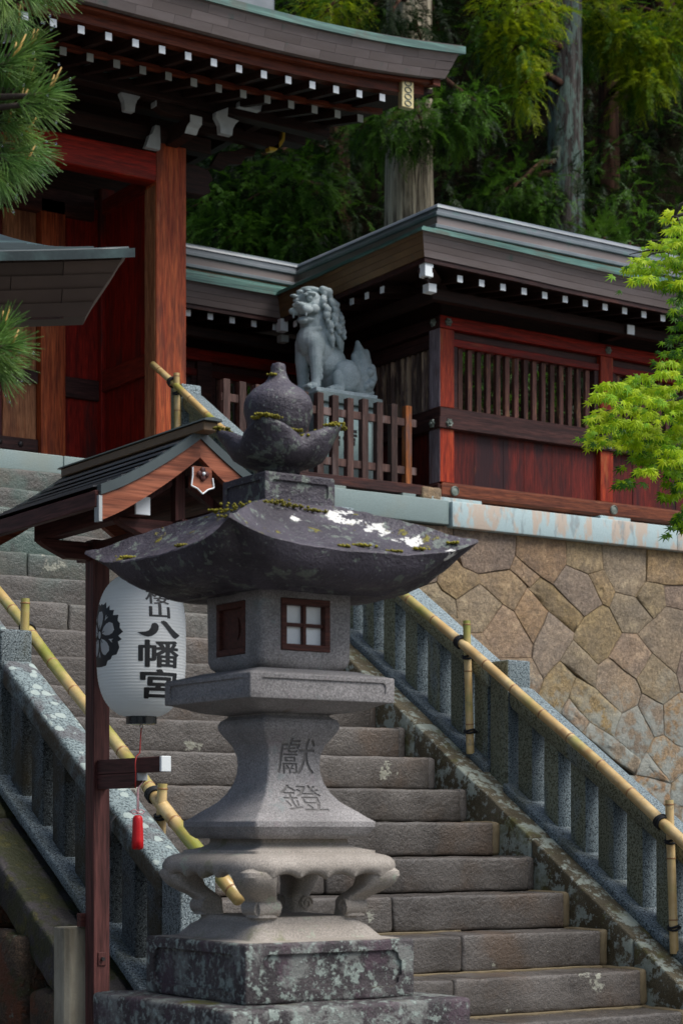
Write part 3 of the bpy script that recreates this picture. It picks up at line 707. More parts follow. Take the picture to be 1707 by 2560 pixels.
def lash(g, c, rad, ax, n=3, w=.012, th=.006):
    ax = Vector(ax).normalized(); a = ax.cross(Vector((0,0,1)) if abs(ax.z) < .9 else Vector((1,0,0))).normalized(); b = ax.cross(a)
    for i in range(n):
        o = Vector(c) + ax*(i-(n-1)/2)*w
        g.tube([o + a*math.cos(t)*(rad+th*.6) + b*math.sin(t)*(rad+th*.6) + ax*.004*math.sin(t*2+i) for t in [2*math.pi*k/14 for k in range(15)]], th, 5)
def bamboo_rail(side, h, t0, t1, posts, label):
    s = 6.48 if side > 0 else MIR-6.48
    r = thing('bamboo_handrail', label, 'handrail', (s, t0, nos(t0)+.1), 'bamboo handrails tied to the balustrades')
    P = lambda t: Vector((s + .014*math.sin(t*1.7+side) + .004*math.sin(t*6.1), t, nos(t)+h + .012*math.sin(t*1.1) + .002*math.sin(t*5.3+side)))
    m = 44; path = [P(t0+(t1-t0)*i/m) for i in range(m+1)]
    g = G(); g.tube(path, [.0285 - .006*i/m for i in range(m+1)], 14); po = part('pole', g, 'bamboo', r, smooth=True)
    L = 0; t = t0+.05; i = 0
    while t < t1:
        d = (P(t+.01)-P(t)).normalized(); q = P(t); rr = .0285-.006*(t-t0)/(t1-t0)
        g = G(); g.tube([q-d*.006, q-d*.002, q+d*.002, q+d*.006], [rr, rr*1.07, rr*1.07, rr], 14, cap=False); part('node', g, 'bamboo_node', po, smooth=True)
        t += random.uniform(.20, .25)
    for (tp, zb, zt, off, tilt, dark) in posts:
        b0 = Vector((s+off, tp, nos(tp)+zb)); b1 = Vector((s+off*.6, tp+tilt, nos(tp)+zt)); g = G()
        g.tube([b0 + (b1-b0)*i/6 for i in range(7)], [.0215-.0012*i/6 for i in range(7)], 12); q = part('post', g, 'bamboo', r, smooth=False, auto=50)
        for u in (.22,.62,.97):
            c = b0+(b1-b0)*u; d = (b1-b0).normalized(); g = G(); g.tube([c-d*.004, c, c+d*.004], [.021,.0232,.021], 12, cap=False); part('node', g, 'bamboo_node', q, smooth=True)
        g = G(); d = (b1-b0).normalized(); hit = b0 + d*((h-zb)/(zt-zb)*(b1-b0).length)
        lash(g, P(tp+.05), .029, P(tp+.1)-P(tp), 3); part('lashing', g, 'cord_black', r, smooth=True); g = G(); lash(g, hit-d*.05, .022, d, 2)
        # tie that runs from the post round the stone rail
        e = hit - d*.06; sx = 1 if side > 0 else -1
        g.tube([e, e+Vector((sx*.05,0,.0)), e+Vector((sx*.10,.01,.012)), e+Vector((sx*.20,.01,.012)), e+Vector((sx*.222,.01,-.01)), e+Vector((sx*.225,.01,-.11))], .0095, 6, flat=.5)
        part('lashing', g, 'cord_black', r, smooth=True); g = G(); lo = b0 + d*.12; lash(g, lo, .022, d, 2); g.tube([lo, lo+Vector((sx*.04,0,0)), lo+Vector((sx*.09,.05,.0))], .008, 5)
        part('lashing', g, 'cord_black', r, smooth=True)
    return r
random.seed(11)
bamboo_rail(1, .655, 6.2, 11.93, [(6.90,.08,.80,.035,.02,0), (8.46,.09,.80,.035,.015,0), (10.2,.09,.80,.03,.0,0), (11.62,.09,.74,.03,.0,0)], 'yellow bamboo handrail lashed along the right balustrade')
bamboo_rail(-1, .635, 6.50, 11.6, [(7.10,.03,.72,-.035,-.03,0), (8.36,.09,.80,-.035,0,0), (10.0,.09,.8,-.03,0,0)], 'yellow bamboo handrail behind the wooden lantern post and stone lantern')

# ================================================================ stone lantern
LX, LY = SU*6.0 - CU*.189, CU*6.0 + SU*.189
sl = thing('stone_lantern', 'tall square carved stone lantern with mossy upturned roof in the foreground', 'stone lantern', (LX, LY, -ZO))
def sqloft(prof, c=.01, n=6, amp=0.0, freq=10.0):
    """prof: (half width, height[, corner radius])"""
    R = []
    for p in prof:
        ring = sq_ring(LX, LY, p[0], p[1], p[2] if len(p) > 2 else c, n)
        if amp: ring = [tuple(Vector(q) + mnoise.noise_vector(Vector(q)*freq)*amp) for q in ring]
        R.append(ring)
    return G().rings(R)
def dense(prof, step=.02):
    out = []
    for i in range(len(prof)-1):
        a,b = prof[i], prof[i+1]; L = math.hypot(b[0]-a[0], b[1]-a[1]); m = max(1, int(L/step))
        out += [tuple(a[k]+(b[k]-a[k])*j/m for k in range(len(a))) for j in range(m)]
    return out + [prof[-1]]
def frontf(a): return lambda x, z, d: (LX+x, LY-a+d, z)          # on the face towards -Y
def leftf(a):  return lambda x, z, d: (LX-a+d, LY-x, z)          # on the face towards -X
# foundation slabs
g = G(); g.rbox(LX-.60, LX+.60, LY-.60, LY+.60, -ZO, -.80, r=.02, seg=.08, amp=.008, freq=8); part('footing_slab', g, 'lantern_base', sl, auto=50)
g = G(); g.rbox(LX-.412, LX+.412, LY-.412, LY+.412, -.80, -.489, r=.014, seg=.05, amp=.006, freq=10); part('base_slab', g, 'lantern_base', sl, auto=50)
def notched(hw, z0, z1, c):
    r = [(-hw+c,z0),(hw-c,z0),(hw-c*.45,z0+c*.35),(hw-c*.35,z0+c*.9),(hw,z0+c*1.2),(hw,z1-c*1.2),(hw-c*.35,z1-c*.9),(hw-c*.45,z1-c*.35),(hw-c,z1),(-hw+c,z1)]
    r += [(-a, b) for a,b in reversed(r[2:8])]
    return r
A = .2926
dn = part('dais', G().rbox(LX-A, LX+A, LY-A, LY+A, -.489, -.3166, r=.010, seg=.05), 'lantern_base', sl)
for ff in (frontf(A), leftf(A)): cut(dn, G().prism(notched(.245, -.455, -.348, .028), ff, -.03, .010))
dn.data.set_sharp_from_angle(angle=math.radians(35))
part('mound', sqloft(dense([(.286,-.318,.02),(.229,-.312,.03),(.215,-.296,.03),(.200,-.279,.03),(.183,-.268,.03),(.1775,-.262,.03),(.1768,-.250,.03)]), amp=.002), 'lantern_warm', sl, auto=40)
# legged table: thick plate with a rolled, scalloped edge on four scrolled legs
TP = [(.150,-.118,.05,0),(.205,-.120,.06,.3),(.246,-.130,.075,.9),(.262,-.133,.085,1),(.272,-.126,.088,.9),(.2765,-.113,.09,.35),(.277,-.101,.088,0),(.272,-.088,.08,0),(.261,-.077,.07,0),(.245,-.070,.055,0),(.226,-.066,.04,0),(.2135,-.0645,.02,0),(.2115,-.057,.012,0),(.190,-.053,.01,0),(.170,-.047,.01,0),(.155,-.038,.008,0),(.152,-.030,.008,0),(.152,-.020,.008,0)]
R = []
for (a, z, c, k) in TP:
    ring = sq_ring(LX, LY, a, z, c, 36)
    if k:
        out = []
        for (x,y,zz) in ring:
            u = min(abs(x-LX), abs(y-LY))
            drop = .017*(1-abs(math.sin(u/.185*math.pi*2.0))**.7) if u < .185 else .004
            out.append((x, y, zz - k*(drop - .010)))
        ring = out
    R.append([tuple(Vector(q) + mnoise.noise_vector(Vector(q)*14)*.0012) for q in ring])
part('table_plate', G().rings(R), 'lantern_warm', sl, auto=40)
for q in range(4):
    th = math.pi/4 + q*math.pi/2; dx, dy = math.cos(th)*math.sqrt(2), math.sin(th)*math.sqrt(2)
    outer = [(.255,-.105),(.268,-.118),(.269,-.132),(.262,-.148),(.250,-.163),(.228,-.179),(.206,-.192),(.193,-.205),(.189,-.222),(.192,-.250)]
    rad = [.052,.056,.056,.053,.049,.045,.041,.038,.036,.039]
    path = [(o-r,z) for (o,z),r in zip(outer,rad)]
    R = []
    for (a,z),r in zip(path, rad):
        cx, cy = LX+dx*a, LY+dy*a
        R.append(sq_ring(cx, cy, r, z, r*.55, 3))
    g = G(); g.rings(R)
    # scroll curls on the two outer sides of the foot
    ox, oy = math.copysign(1,dx), math.copysign(1,dy); fx, fy = LX+dx*.150, LY+dy*.150
    for (vx, vy) in ((ox,0),(0,oy)):
        cx, cy = fx+vx*.024, fy+vy*.024; ax = Vector((vy, vx, 0)).normalized() if True else None
        ax = Vector((abs(vy), abs(vx), 0))
        c = Vector((cx, cy, -.223))
        rr = []
        for j in range(2):
            rr.append([c + ax*(-.0355 + .071*j) + (Vector((vx,vy,0))*math.cos(2*math.pi*k/16) + Vector((0,0,1))*math.sin(2*math.pi*k/16))*.0255 for k in range(16)])
        g.rings(rr)
        for sgn in (-1,1):
            e = c + ax*sgn*.0355; sp = []
            for k in range(26):
                t = k/25*math.pi*3.2; ra = .0235*(1-k/25*.8); sp.append(e + (Vector((vx,vy,0))*math.cos(t) + Vector((0,0,1))*math.sin(t))*ra)
            g.tube(sp, .0035, 5)
    part('leg', g, 'lantern_warm', sl, auto=32)
# shaft with carved characters
SP = [(.183,-.022,.008),(.196,-.012,.01),(.211,.013,.012),(.211,.0285,.008),(.194,.040,.008),(.173,.058,.008),(.150,.075,.008),(.1345,.088,.008),(.115,.113,.008),(.1003,.143,.008),(.093,.172,.008),(.0908,.199,.008),(.093,.225,.008),(.103,.2556,.008),(.1228,.284,.01),(.1345,.304,.012),(.1357,.318,.012),(.130,.330,.012),(.114,.341,.01),(.112,.347,.01)]
def shaft_a(z):
    for i in range(len(SP)-1):
        if SP[i][1] <= z <= SP[i+1][1]:
            t = (z-SP[i][1])/(SP[i+1][1]-SP[i][1]); return SP[i][0]+(SP[i+1][0]-SP[i][0])*t
    return .1
sh = part('shaft', sqloft(dense(SP, .008), n=10), 'lantern_stone', sl)
def shaftf(x, z, d): return (LX+x, LY-shaft_a(z)+d, z)
for ch, (x0,x1,z0,z1) in (('獻', (-.062,.066,.168,.275)), ('鐙', (-.066,.074,.060,.138))):
    V, Fs, E = glyph(ch, 0.0)
    V2 = [(x0+(x1-x0)*a, z0+(z1-z0)*b) for a,b in V]
    g = G(); slab(g, V2, Fs, E, shaftf, -.012, .0045)
    n0 = len(sh.data.polygons)
    ok = cut(sh, g, 'MANIFOLD')
    # darker floor of the strokes: shade of the carving put into the colour
    gg = G(); n_ = len(gg.v); gg.add([shaftf(a,b,.0038) for a,b in V2], Fs); part('inscription', gg, 'carving_shade', sh)
sh.data.polygons.foreach_set('use_smooth', [True]*len(sh.data.polygons)); sh.data.set_sharp_from_angle(angle=math.radians(30))
# platform under the fire box
cp = [(.110,.346,.01),(.137,.350,.012),(.165,.354,.012),(.190,.361,.012),(.215,.371,.01),(.236,.378,.008),(.249,.380,.006),(.2505,.384,.006),(.2505,.449,.006),(.248,.4525,.006),(.205,.463,.008),(.170,.4735,.008),(.150,.476,.008)]
pf = part('platform', sqloft(dense(cp, .03), n=8, amp=.0008), 'lantern_stone', sl)
def rrect(hw, z0, z1, c):
    return [(-hw+c,z0),(hw-c,z0),(hw,z0+c),(hw,z1-c),(hw-c,z1),(-hw+c,z1),(-hw,z1-c),(-hw,z0+c)]
for ff in (frontf(.2505), leftf(.2505)): cut(pf, G().prism(rrect(.218,.398,.438,.009), ff, -.02, .005))
pf.data.polygons.foreach_set('use_smooth', [True]*len(pf.data.polygons)); pf.data.set_sharp_from_angle(angle=math.radians(28))
# fire box with paper window and moon door
HB = .161
fb = part('fire_box', sqloft([(.125,.474,.03),(.145,.478,.03),(.156,.489,.03),(.161,.506,.028),(.161,.66,.022),(.161,.722,.02)], n=4), 'lantern_stone', sl)
cut(fb, G().box(LX-.093, LX+.079, LY-HB-.03, LY-HB+.034, .527, .681))
cut(fb, G().box(LX-HB-.03, LX-HB+.030, LY-.076, LY+.090, .519, .677))
fb.data.polygons.foreach_set('use_smooth', [True]*len(fb.data.polygons)); fb.data.set_sharp_from_angle(angle=math.radians(30))
y0 = LY-HB; x0, x1, z0, z1 = LX-.092, LX+.078, .528, .680; t = .019
g = G()
for b in ((x0,x1,z0,z0+t),(x0,x1,z1-t,z1),(x0,x0+t,z0+t,z1-t),(x1-t,x1,z0+t,z1-t)): g.box(b[0],b[1],y0-.004,y0+.024,b[2],b[3])
wf = part('window_frame', g, 'window_wood', fb, bev=.0015)
mx_, mz_ = (x0+x1)/2, (z0+z1)/2; g = G(); g.box(mx_-.005,mx_+.005,y0+.004,y0+.020,z0+t,z1-t); part('muntin', g, 'window_wood', fb)
g = G(); g.box(x0+t,x1-t,y0+.006,y0+.019,mz_-.005,mz_+.005); part('muntin', g, 'window_wood', fb)
for ax_, bx in ((x0+t, mx_-.005), (mx_+.005, x1-t)):
    for az, bz in ((z0+t, mz_-.005), (mz_+.005, z1-t)):
        g = G(); g.box(ax_-.001,bx+.001,y0+.021,y0+.025,az-.001,bz+.001); part('paper_pane', g, 'shoji_paper', fb)
xx0 = LX-HB; ya, yb, za, zb = LY-.075, LY+.089, .520, .676; g = G()
for b in ((ya,yb,za,za+t),(ya,yb,zb-t,zb),(ya,ya+t,za+t,zb-t),(yb-t,yb,za+t,zb-t)): g.box(xx0-.003,xx0+.024,b[0],b[1],b[2],b[3])
part('door_frame', g, 'window_wood', fb, bev=.0015)
dr = part('door_panel', G().box(xx0+.008, xx0+.024, ya+t, yb-t, za+t, zb-t), 'window_wood', fb)
cy_, cz_ = (ya+yb)/2-.022, (za+zb)/2; moon = []
for k in range(15): a = -math.pi/2+math.pi*k/14; moon.append((cy_-math.cos(a)*.021, cz_+math.sin(a)*.034))
for k in range(13): a = math.pi/2-math.pi*(k+1)/14; moon.append((cy_-math.cos(a)*.009, cz_+math.sin(a)*.034))
cut(dr, G().prism(moon, lambda a,b,d: (xx0+.008+d, a, b), -.01, .010))
# roof
def roof_pt(px, py, r, top):
    pass
g = G(); NS = 30; rings = []
RA = .4266
def edge_ring(a, zf, rnd=0):
    out = []
    for q in range(4):
        ca, sa = math.cos(q*math.pi/2), math.sin(q*math.pi/2)
        for i in range(NS):
            p = -1+2*i/NS; x, y = a, a*p
            P = Vector((LX+x*ca-y*sa, LY+x*sa+y*ca, zf(abs(p))))
            out.append(P)
    return out
lift = lambda p: .052*p**3.2 + .012*p**14
botl = lambda p: .130*p**3.4
for a, zf in [(.150, lambda p: .700), (.190, lambda p: .701), (.205, lambda p: .694), (.225, lambda p: .694), (.235, lambda p: .702), (.28, lambda p: .703+.03*p**4), (.325, lambda p: .706+.070*p**3.8), (.358, lambda p: .712+.098*p**3.6),
              (.382, lambda p: .724+.108*p**3.5), (.400, lambda p: .741+.099*p**3.4), (.413, lambda p: .762+.083*p**3.3), (.4225, lambda p: .782+.066*p**3.2), (RA, lambda p: .790+.060*p**3.2), (.4245, lambda p: .795+lift(p)), (.412, lambda p: .798+lift(p))]:
    rings.append(edge_ring(a, zf))
m = 16
for j in range(1, m+1):
    r = 1-j/m; a = .135+(.412-.135)*r
    zf = lambda p, r=r: .966 - (.966-.796)*(1-(1-r)**1.22) + lift(p)*r**1.6 + .026*math.sin(math.pi*r)*(p**5)
    rings.append(edge_ring(a, zf))
R2 = []
for ring in rings:
    R2.append([P + mnoise.noise_vector(P*7)*.004 + mnoise.noise_vector(P*26)*.0035 + mnoise.noise_vector(P*60)*.0015 for P in ring])
g.rings(R2); part('roof_cap', g, 'lantern_roof', sl, auto=38)
pl = part('plinth', G().rbox(LX-.1228, LX+.1228, LY-.1228, LY+.1228, .958, 1.052, r=.006, seg=.03, amp=.002, freq=18), 'lantern_roof', sl)
for ff in (frontf(.1228), leftf(.1228)): cut(pl, G().prism(rrect(.098,.985,1.030,.006), ff, -.02, .006))
# lotus cup and jewel
def petal(th): return (1-abs(((th-math.pi/4+math.pi/4) % (math.pi/2))-math.pi/4)/(math.pi/4))**1.05
cups = [(.066,1.048,0),(.064,1.082,0),(.086,1.089,.0),(.113,1.098,.02),(.135,1.112,.08),(.149,1.132,.22),(.155,1.152,.45),(.157,1.170,.75),(.155,1.184,.95),(.150,1.192,1.0),(.136,1.195,1.0),(.118,1.182,.75),(.102,1.168,.4),(.085,1.160,.2),(.05,1.156,0)]
def cupfn(th, r, z, j):
    k = cups[j][2]; pt = petal(th)
    return r*(1-.17*k) + .066*pt*k**1.3, z + (.044*pt - .026)*k
g = G().lathe(LX, LY, [(a,b) for a,b,_ in cups], 56, fn=cupfn)
g.v = [tuple(Vector(p) + mnoise.noise_vector(Vector(p)*14)*.005 + mnoise.noise_vector(Vector(p)*45)*.002) for p in g.v]
part('lotus_cup', g, 'lantern_roof', sl, smooth=True)
jp = [(.05,1.155),(.074,1.178),(.090,1.205),(.099,1.232),(.1055,1.258),(.1045,1.280),(.096,1.300),(.078,1.318),(.058,1.331),(.042,1.342),(.032,1.355),(.0265,1.368),(.0235,1.381),(.0220,1.394),(.018,1.402),(.008,1.405)]
g = G().lathe(LX, LY, dense([(a,b,0) for a,b in jp], .01) and [(p[0],p[1]) for p in dense([(a,b,0) for a,b in jp], .01)], 40)
g.v = [tuple(Vector(p) + mnoise.noise_vector(Vector(p)*12)*.004 + mnoise.noise_vector(Vector(p)*50)*.0018) for p in g.v]
part('jewel', g, 'lantern_roof', sl, smooth=True)
# loose cushions of moss on the cap and the cup
random.seed(4)
def tuft(c, r, nb=26):
    nb = int(nb*2.2)
    g = G()
    for _ in range(nb):
        d = Vector((random.gauss(0,1), random.gauss(0,1), random.gauss(0,.25))); q = Vector(c)+Vector((d.x*r*.55, d.y*r*.45, d.z*r*.12)); g.sphere(q, random.uniform(.0025,.0062), 6, 4, (1,1,.8))
    return g
def cap_z(x, y):
    a = max(abs(x-LX), abs(y-LY)); p = min(abs(x-LX), abs(y-LY))/max(a,1e-6); r = (a-.135)/(.412-.135); r = min(max(r,0),1)
    return .966 - (.966-.796)*(1-(1-r)**1.22) + lift(p)*r**1.6 + .026*math.sin(math.pi*r)*(p**5)
for (dx,dy,r) in ((-.12,-.155,.05),(-.155,-.10,.06),(-.20,-.06,.03),(-.16,.02,.05),(-.35,-.05,.03),(.05,-.36,.03),(-.02,-.38,.02),(.14,-.39,.025),(.25,-.38,.03),(.36,-.39,.02),(-.38,.22,.035),(.02,-.17,.03),(-.06,-.16,.04)):
    g = tuft((LX+dx, LY+dy, cap_z(LX+dx, LY+dy)), r); setp(part('moss_cushion', g, 'moss', sl, smooth=True), kind='stuff')
for deg, jj in ((-45,10),(-52,10),(-38,9),(-47,11),(-135,9),(-128,10),(-142,9),(135,10),(128,10),(-100,10),(-85,11)):
    th = math.radians(deg); rr, zz = cupfn(th, cups[jj][0], cups[jj][1], jj); g = tuft((LX+rr*math.cos(th), LY+rr*math.sin(th), zz+.002), .020, 26); setp(part('moss_cushion', g, 'moss', sl, smooth=True), kind='stuff')
g = tuft((LX-.025, LY-.01, 1.365), .012, 14); setp(part('moss_cushion', g, 'moss', sl, smooth=True), kind='stuff')

# ================================================================ wooden lantern stand
PX, PY = 3.336, 6.555
sd_ = thing('lantern_stand', 'brown wooden lantern post with a small copper shingled gable roof', 'lantern stand', (PX, PY, -ZO))
g = G(); g.box(PX-.033, PX+.033, PY-.034, PY+.034, -ZO, 1.06); part('post', g, 'frame_brown', sd_, bev=.003)
NE, FE = 5.82, 6.77        # near and far gable
g = G(); g.box(PX-.028, PX+.028, NE+.06, FE-.10, .990, 1.050); part('ridge_beam', g, 'frame_brown_y', sd_, bev=.002)
def boat(y, w, z0, z1):
    pr = [(-w,z1),(w,z1),(w,z1-.012),(w-.02,z1-.025),(w*.55,z0),(-w*.55,z0),(-w+.02,z1-.025),(-w,z1-.012)]
    return G().prism(pr, lambda a,b,d: (PX+a, y+d, b), -.022, .022)
part('bracket_arm', boat(PY, .235, .985, 1.048), 'frame_brown_x', sd_, bev=.002)
part('bracket_arm', boat(NE+.14, .235, .990, 1.048), 'frame_brown_x', sd_, bev=.002)
for sx in (-1, 1):
    g = G(); x = PX+sx*.182; g.box(x-.026, x+.026, NE+.055, FE-.12, 1.050, 1.108); q = part('eave_purlin', g, 'frame_brown_y', sd_, bev=.002)
    g = G(); g.box(x-.0265, x+.0265, NE+.046, NE+.056, 1.0495, 1.1085); part('purlin_cap', g, 'white_paint', q)
g = G(); g.box(PX-.018, PX+.018, NE+.12, NE+.155, 1.048, 1.24); part('king_strut', g, 'frame_brown', sd_)
for sx in (-1,1):
    g = G(); g.prism([(sx*.03,1.17),(sx*.03,1.21),(sx*.17,1.11),(sx*.17,1.08)], lambda a,b,d: (PX+a, NE+.12+d, b), 0, .03); part('brace', g, 'frame_brown', sd_)
W2 = .372
def rz(u):      # height of roof skin at distance u from the ridge
    v = u/W2; return 1.330 - .285*v + .060*v*v + .004*max(0, v-.8)/.2
for sx in (-1, 1):
    U = [W2*i/14 for i in range(15)]
    # deck
    g = G(); g.rings([[(PX+sx*u, NE, rz(u)-.012), (PX+sx*u, FE, rz(u)-.012), (PX+sx*u, FE, rz(u)-.045), (PX+sx*u, NE, rz(u)-.045)] for u in U]); part('roof_deck', g, 'frame_brown_y', sd_, auto=40)
    rows = 7
    for r in range(rows):
        u0, u1 = .012+(W2-.012)*r/rows, .012+(W2-.012)*(r+1)/rows+.012
        y = NE + (.0 if r % 2 else -.12)
        while y < FE:
            ya, yb = max(y, NE+.012), min(y+.235, FE-.012)
            if yb-ya > .03:
                ring = []
                for i in range(4):
                    u = u0+(u1-u0)*i/3; l = .004+.015*i/3; z = rz(min(u,W2)) - max(0,u-W2)*.4
                    ring.append([(PX+sx*u, ya+.0012, z+l), (PX+sx*u, yb-.0012, z+l), (PX+sx*u, yb-.0012, z+l-.006), (PX+sx*u, ya+.0012, z+l-.006)])
                part('shingle', G().rings(ring), 'shingle_dark', sd_)
            y += .235
    # eave board, copper verge and carved barge board at both gables
    z = rz(W2); g = G(); g.box(PX+sx*W2-.012, PX+sx*W2+.012, NE-.004, FE+.004, z-.058, z-.004); part('eave_board', g, 'frame_brown_y', sd_, bev=.002)
    for (ya, yb, yc) in ((NE-.022, NE+.008, NE-.016), (FE-.008, FE+.022, FE+.016)):
        g = G(); g.rings([[(PX+sx*u, ya, rz(u)+.014), (PX+sx*u, yb, rz(u)+.014), (PX+sx*u, yb, rz(u)-.020), (PX+sx*u, ya, rz(u)-.020)] for u in U]); part('verge_flashing', g, 'copper_edge', sd_, auto=40)
        lo = lambda u: rz(u)-.020-(.062+.022*(u/W2))
        g = G(); g.rings([[(PX+sx*u, min(yc,yc+.028 if yc < 6 else yc-.028), rz(u)-.021), (PX+sx*u, max(yc,yc+.028 if yc < 6 else yc-.028), rz(u)-.021), (PX+sx*u, max(yc,yc+.028 if yc < 6 else yc-.028), lo(u)), (PX+sx*u, min(yc,yc+.028 if yc < 6 else yc-.028), lo(u))] for u in U]); bb = part('barge_board', g, 'barge_wood', sd_, auto=40)
        if yc < 6:
            g = G(); u = W2; g.box(PX+sx*u-.006*1, PX+sx*u+.006, yc-.003, yc+.030, lo(u)-.002, rz(u)-.022); part('board_cap', g, 'grey_paint', bb)
# ridge box
g = G(); g.box(PX-.028, PX+.028, NE-.085, FE+.03, 1.325, 1.356); part('ridge_box', g, 'copper_ochre', sd_, bev=.003)
g = G(); g.prism([(-.036,1.356),(.036,1.356),(.030,1.363),(0,1.368),(-.030,1.363)], lambda a,b,d: (PX+a, NE-.105+d, b), 0, FE-NE+.15); part('ridge_cap', g, 'copper_edge', sd_)
# hanging gable pendant with a four-petalled boss
sh_ = [(-.036,1.215),(.036,1.215),(.038,1.180),(.043,1.148),(.020,1.140),(0,1.124),(-.020,1.140),(-.043,1.148),(-.038,1.180)]
pend = part('gable_pendant', G().prism(sh_, lambda a,b,d: (PX+a, NE-.030+d, b), 0, .016), 'barge_wood', sd_, bev=.0015)
for i in range(2, len(sh_)):
    a = sh_[i]; b = sh_[(i+1) % len(sh_)]
    if i in (8,): continue
    p, q = Vector((PX+a[0], NE-.032, a[1])), Vector((PX+b[0], NE-.032, b[1])); g = G(); g.tube([p,q], .0026, 6); part('white_edging', g, 'white_paint', pend)
g = G(); g.tube([(PX+sh_[0][0]-.002, NE-.032, 1.21),(PX+sh_[8][0], NE-.032, sh_[8][1])], .0026, 6); part('white_edging', g, 'white_paint', pend)
for k in range(4):
    a = math.pi/4*0 + k*math.pi/2; g = G(); g.sphere((PX+.013*math.cos(a), NE-.034, 1.190+.013*math.sin(a)), .0105, 8, 6, (1,.5,1)); part('boss_petal', g, 'frame_brown', pend, smooth=True)
g = G(); g.sphere((PX, NE-.040, 1.190), .006, 8, 6); part('boss_pin', g, 'white_paint', pend, smooth=True)
# lower arms
g = G(); g.box(PX-.019, PX+.019, 6.050, PY-.03, .205, .258); q = part('lower_arm', g, 'frame_brown_y', sd_, bev=.002)
g = G(); g.box(PX-.0195, PX+.0195, 6.038, 6.051, .2045, .2585); part('arm_cap', g, 'white_paint', q, bev=.002)
g = G(); g.prism([(PY-.03,.204),(6.215,.204),(6.215,.178),(6.26,.160),(6.30,.153),(PY-.03,.153)], lambda a,b,d: (PX-.018+d, a, b), 0, .036); q = part('arm_support', g, 'frame_brown_y', sd_)
g = G(); g.box(PX-.0185, PX+.0185, 6.206, 6.2155, .178, .2045); part('arm_cap', g, 'grey_paint', q)
g = G(); g.box(PX-.016, PX+.016, PY-.039, PY-.033, -.488, -.440); q = part('bolt_plate', g, 'frame_brown', sd_, bev=.001)
g = G(); g.tube([(PX, PY-.040, -.464),(PX, PY-.050, -.464)], .0075, 6); part('bolt', g, 'iron', q)
g = G(); g.prism([(-.050,-.030),(-.030,-.050),(.040,-.050),(.065,-.030),(.065,.050),(-.050,.050)], lambda a,b,d: (3.285+a, PY+.105+b, d), -ZO, -.352)
cf = solo('concrete_footing', g, 'concrete', 'stained beige concrete stub holding the wooden lantern post', 'footing', (3.27, PY+.105, -ZO), bev=.004)
g = G(); g.box(3.285, 3.385, PY-.016+.05, PY+.016+.05, -.350, -.300); part('wedge', g, 'frame_brown_x', sd_, bev=.002)

# ================================================================ paper lantern
QX, QY = PX, 6.218
pl_ = thing('paper_lantern', 'white ribbed paper lantern with black characters and blossom crest, behind the stone lantern', 'paper lantern', (QX, QY, .40))
PZ0, PZ1, PR = .402, .900, .156
def pr_(z):
    v = (z-PZ0)/(PZ1-PZ0); e = abs(2*v-1); return .053 + (PR-.053)*max(0,1-e**3.6)**.62
prof = []; NR = 46
for i in range(NR*4+1):
    z = PZ0 + (PZ1-PZ0)*i/(NR*4); prof.append((pr_(z) + .0011*abs(math.sin(math.pi*i/4))-.0006, z))
part('paper_shade', G().lathe(QX, QY, prof, 72, cap0=False, cap1=False), 'lantern_paper', pl_, smooth=True)
for z0, z1 in ((PZ0-.027, PZ0+.004), (PZ1-.004, PZ1+.027)): part('lacquer_ring', G().lathe(QX, QY, [(.050,z0),(.054,z0+.002),(.054,z1-.002),(.050,z1)], 40), 'black_lacquer', pl_, auto=40)
CAMA = math.atan2(-QY, -QX)          # direction from the lantern to the lens
def wrap(x, z, d):
    """x: angle to the right of the line of sight"""
    a = CAMA + x; r = pr_(min(max(z,PZ0),PZ1)) + d; return (QX+r*math.cos(a), QY+r*math.sin(a), z)
def lz(cy): return PZ0 - .002 + (912-cy)*.3189/F*7.02
def la(cx): return math.asin(max(-1, min(1, (cx-1112)/352)))
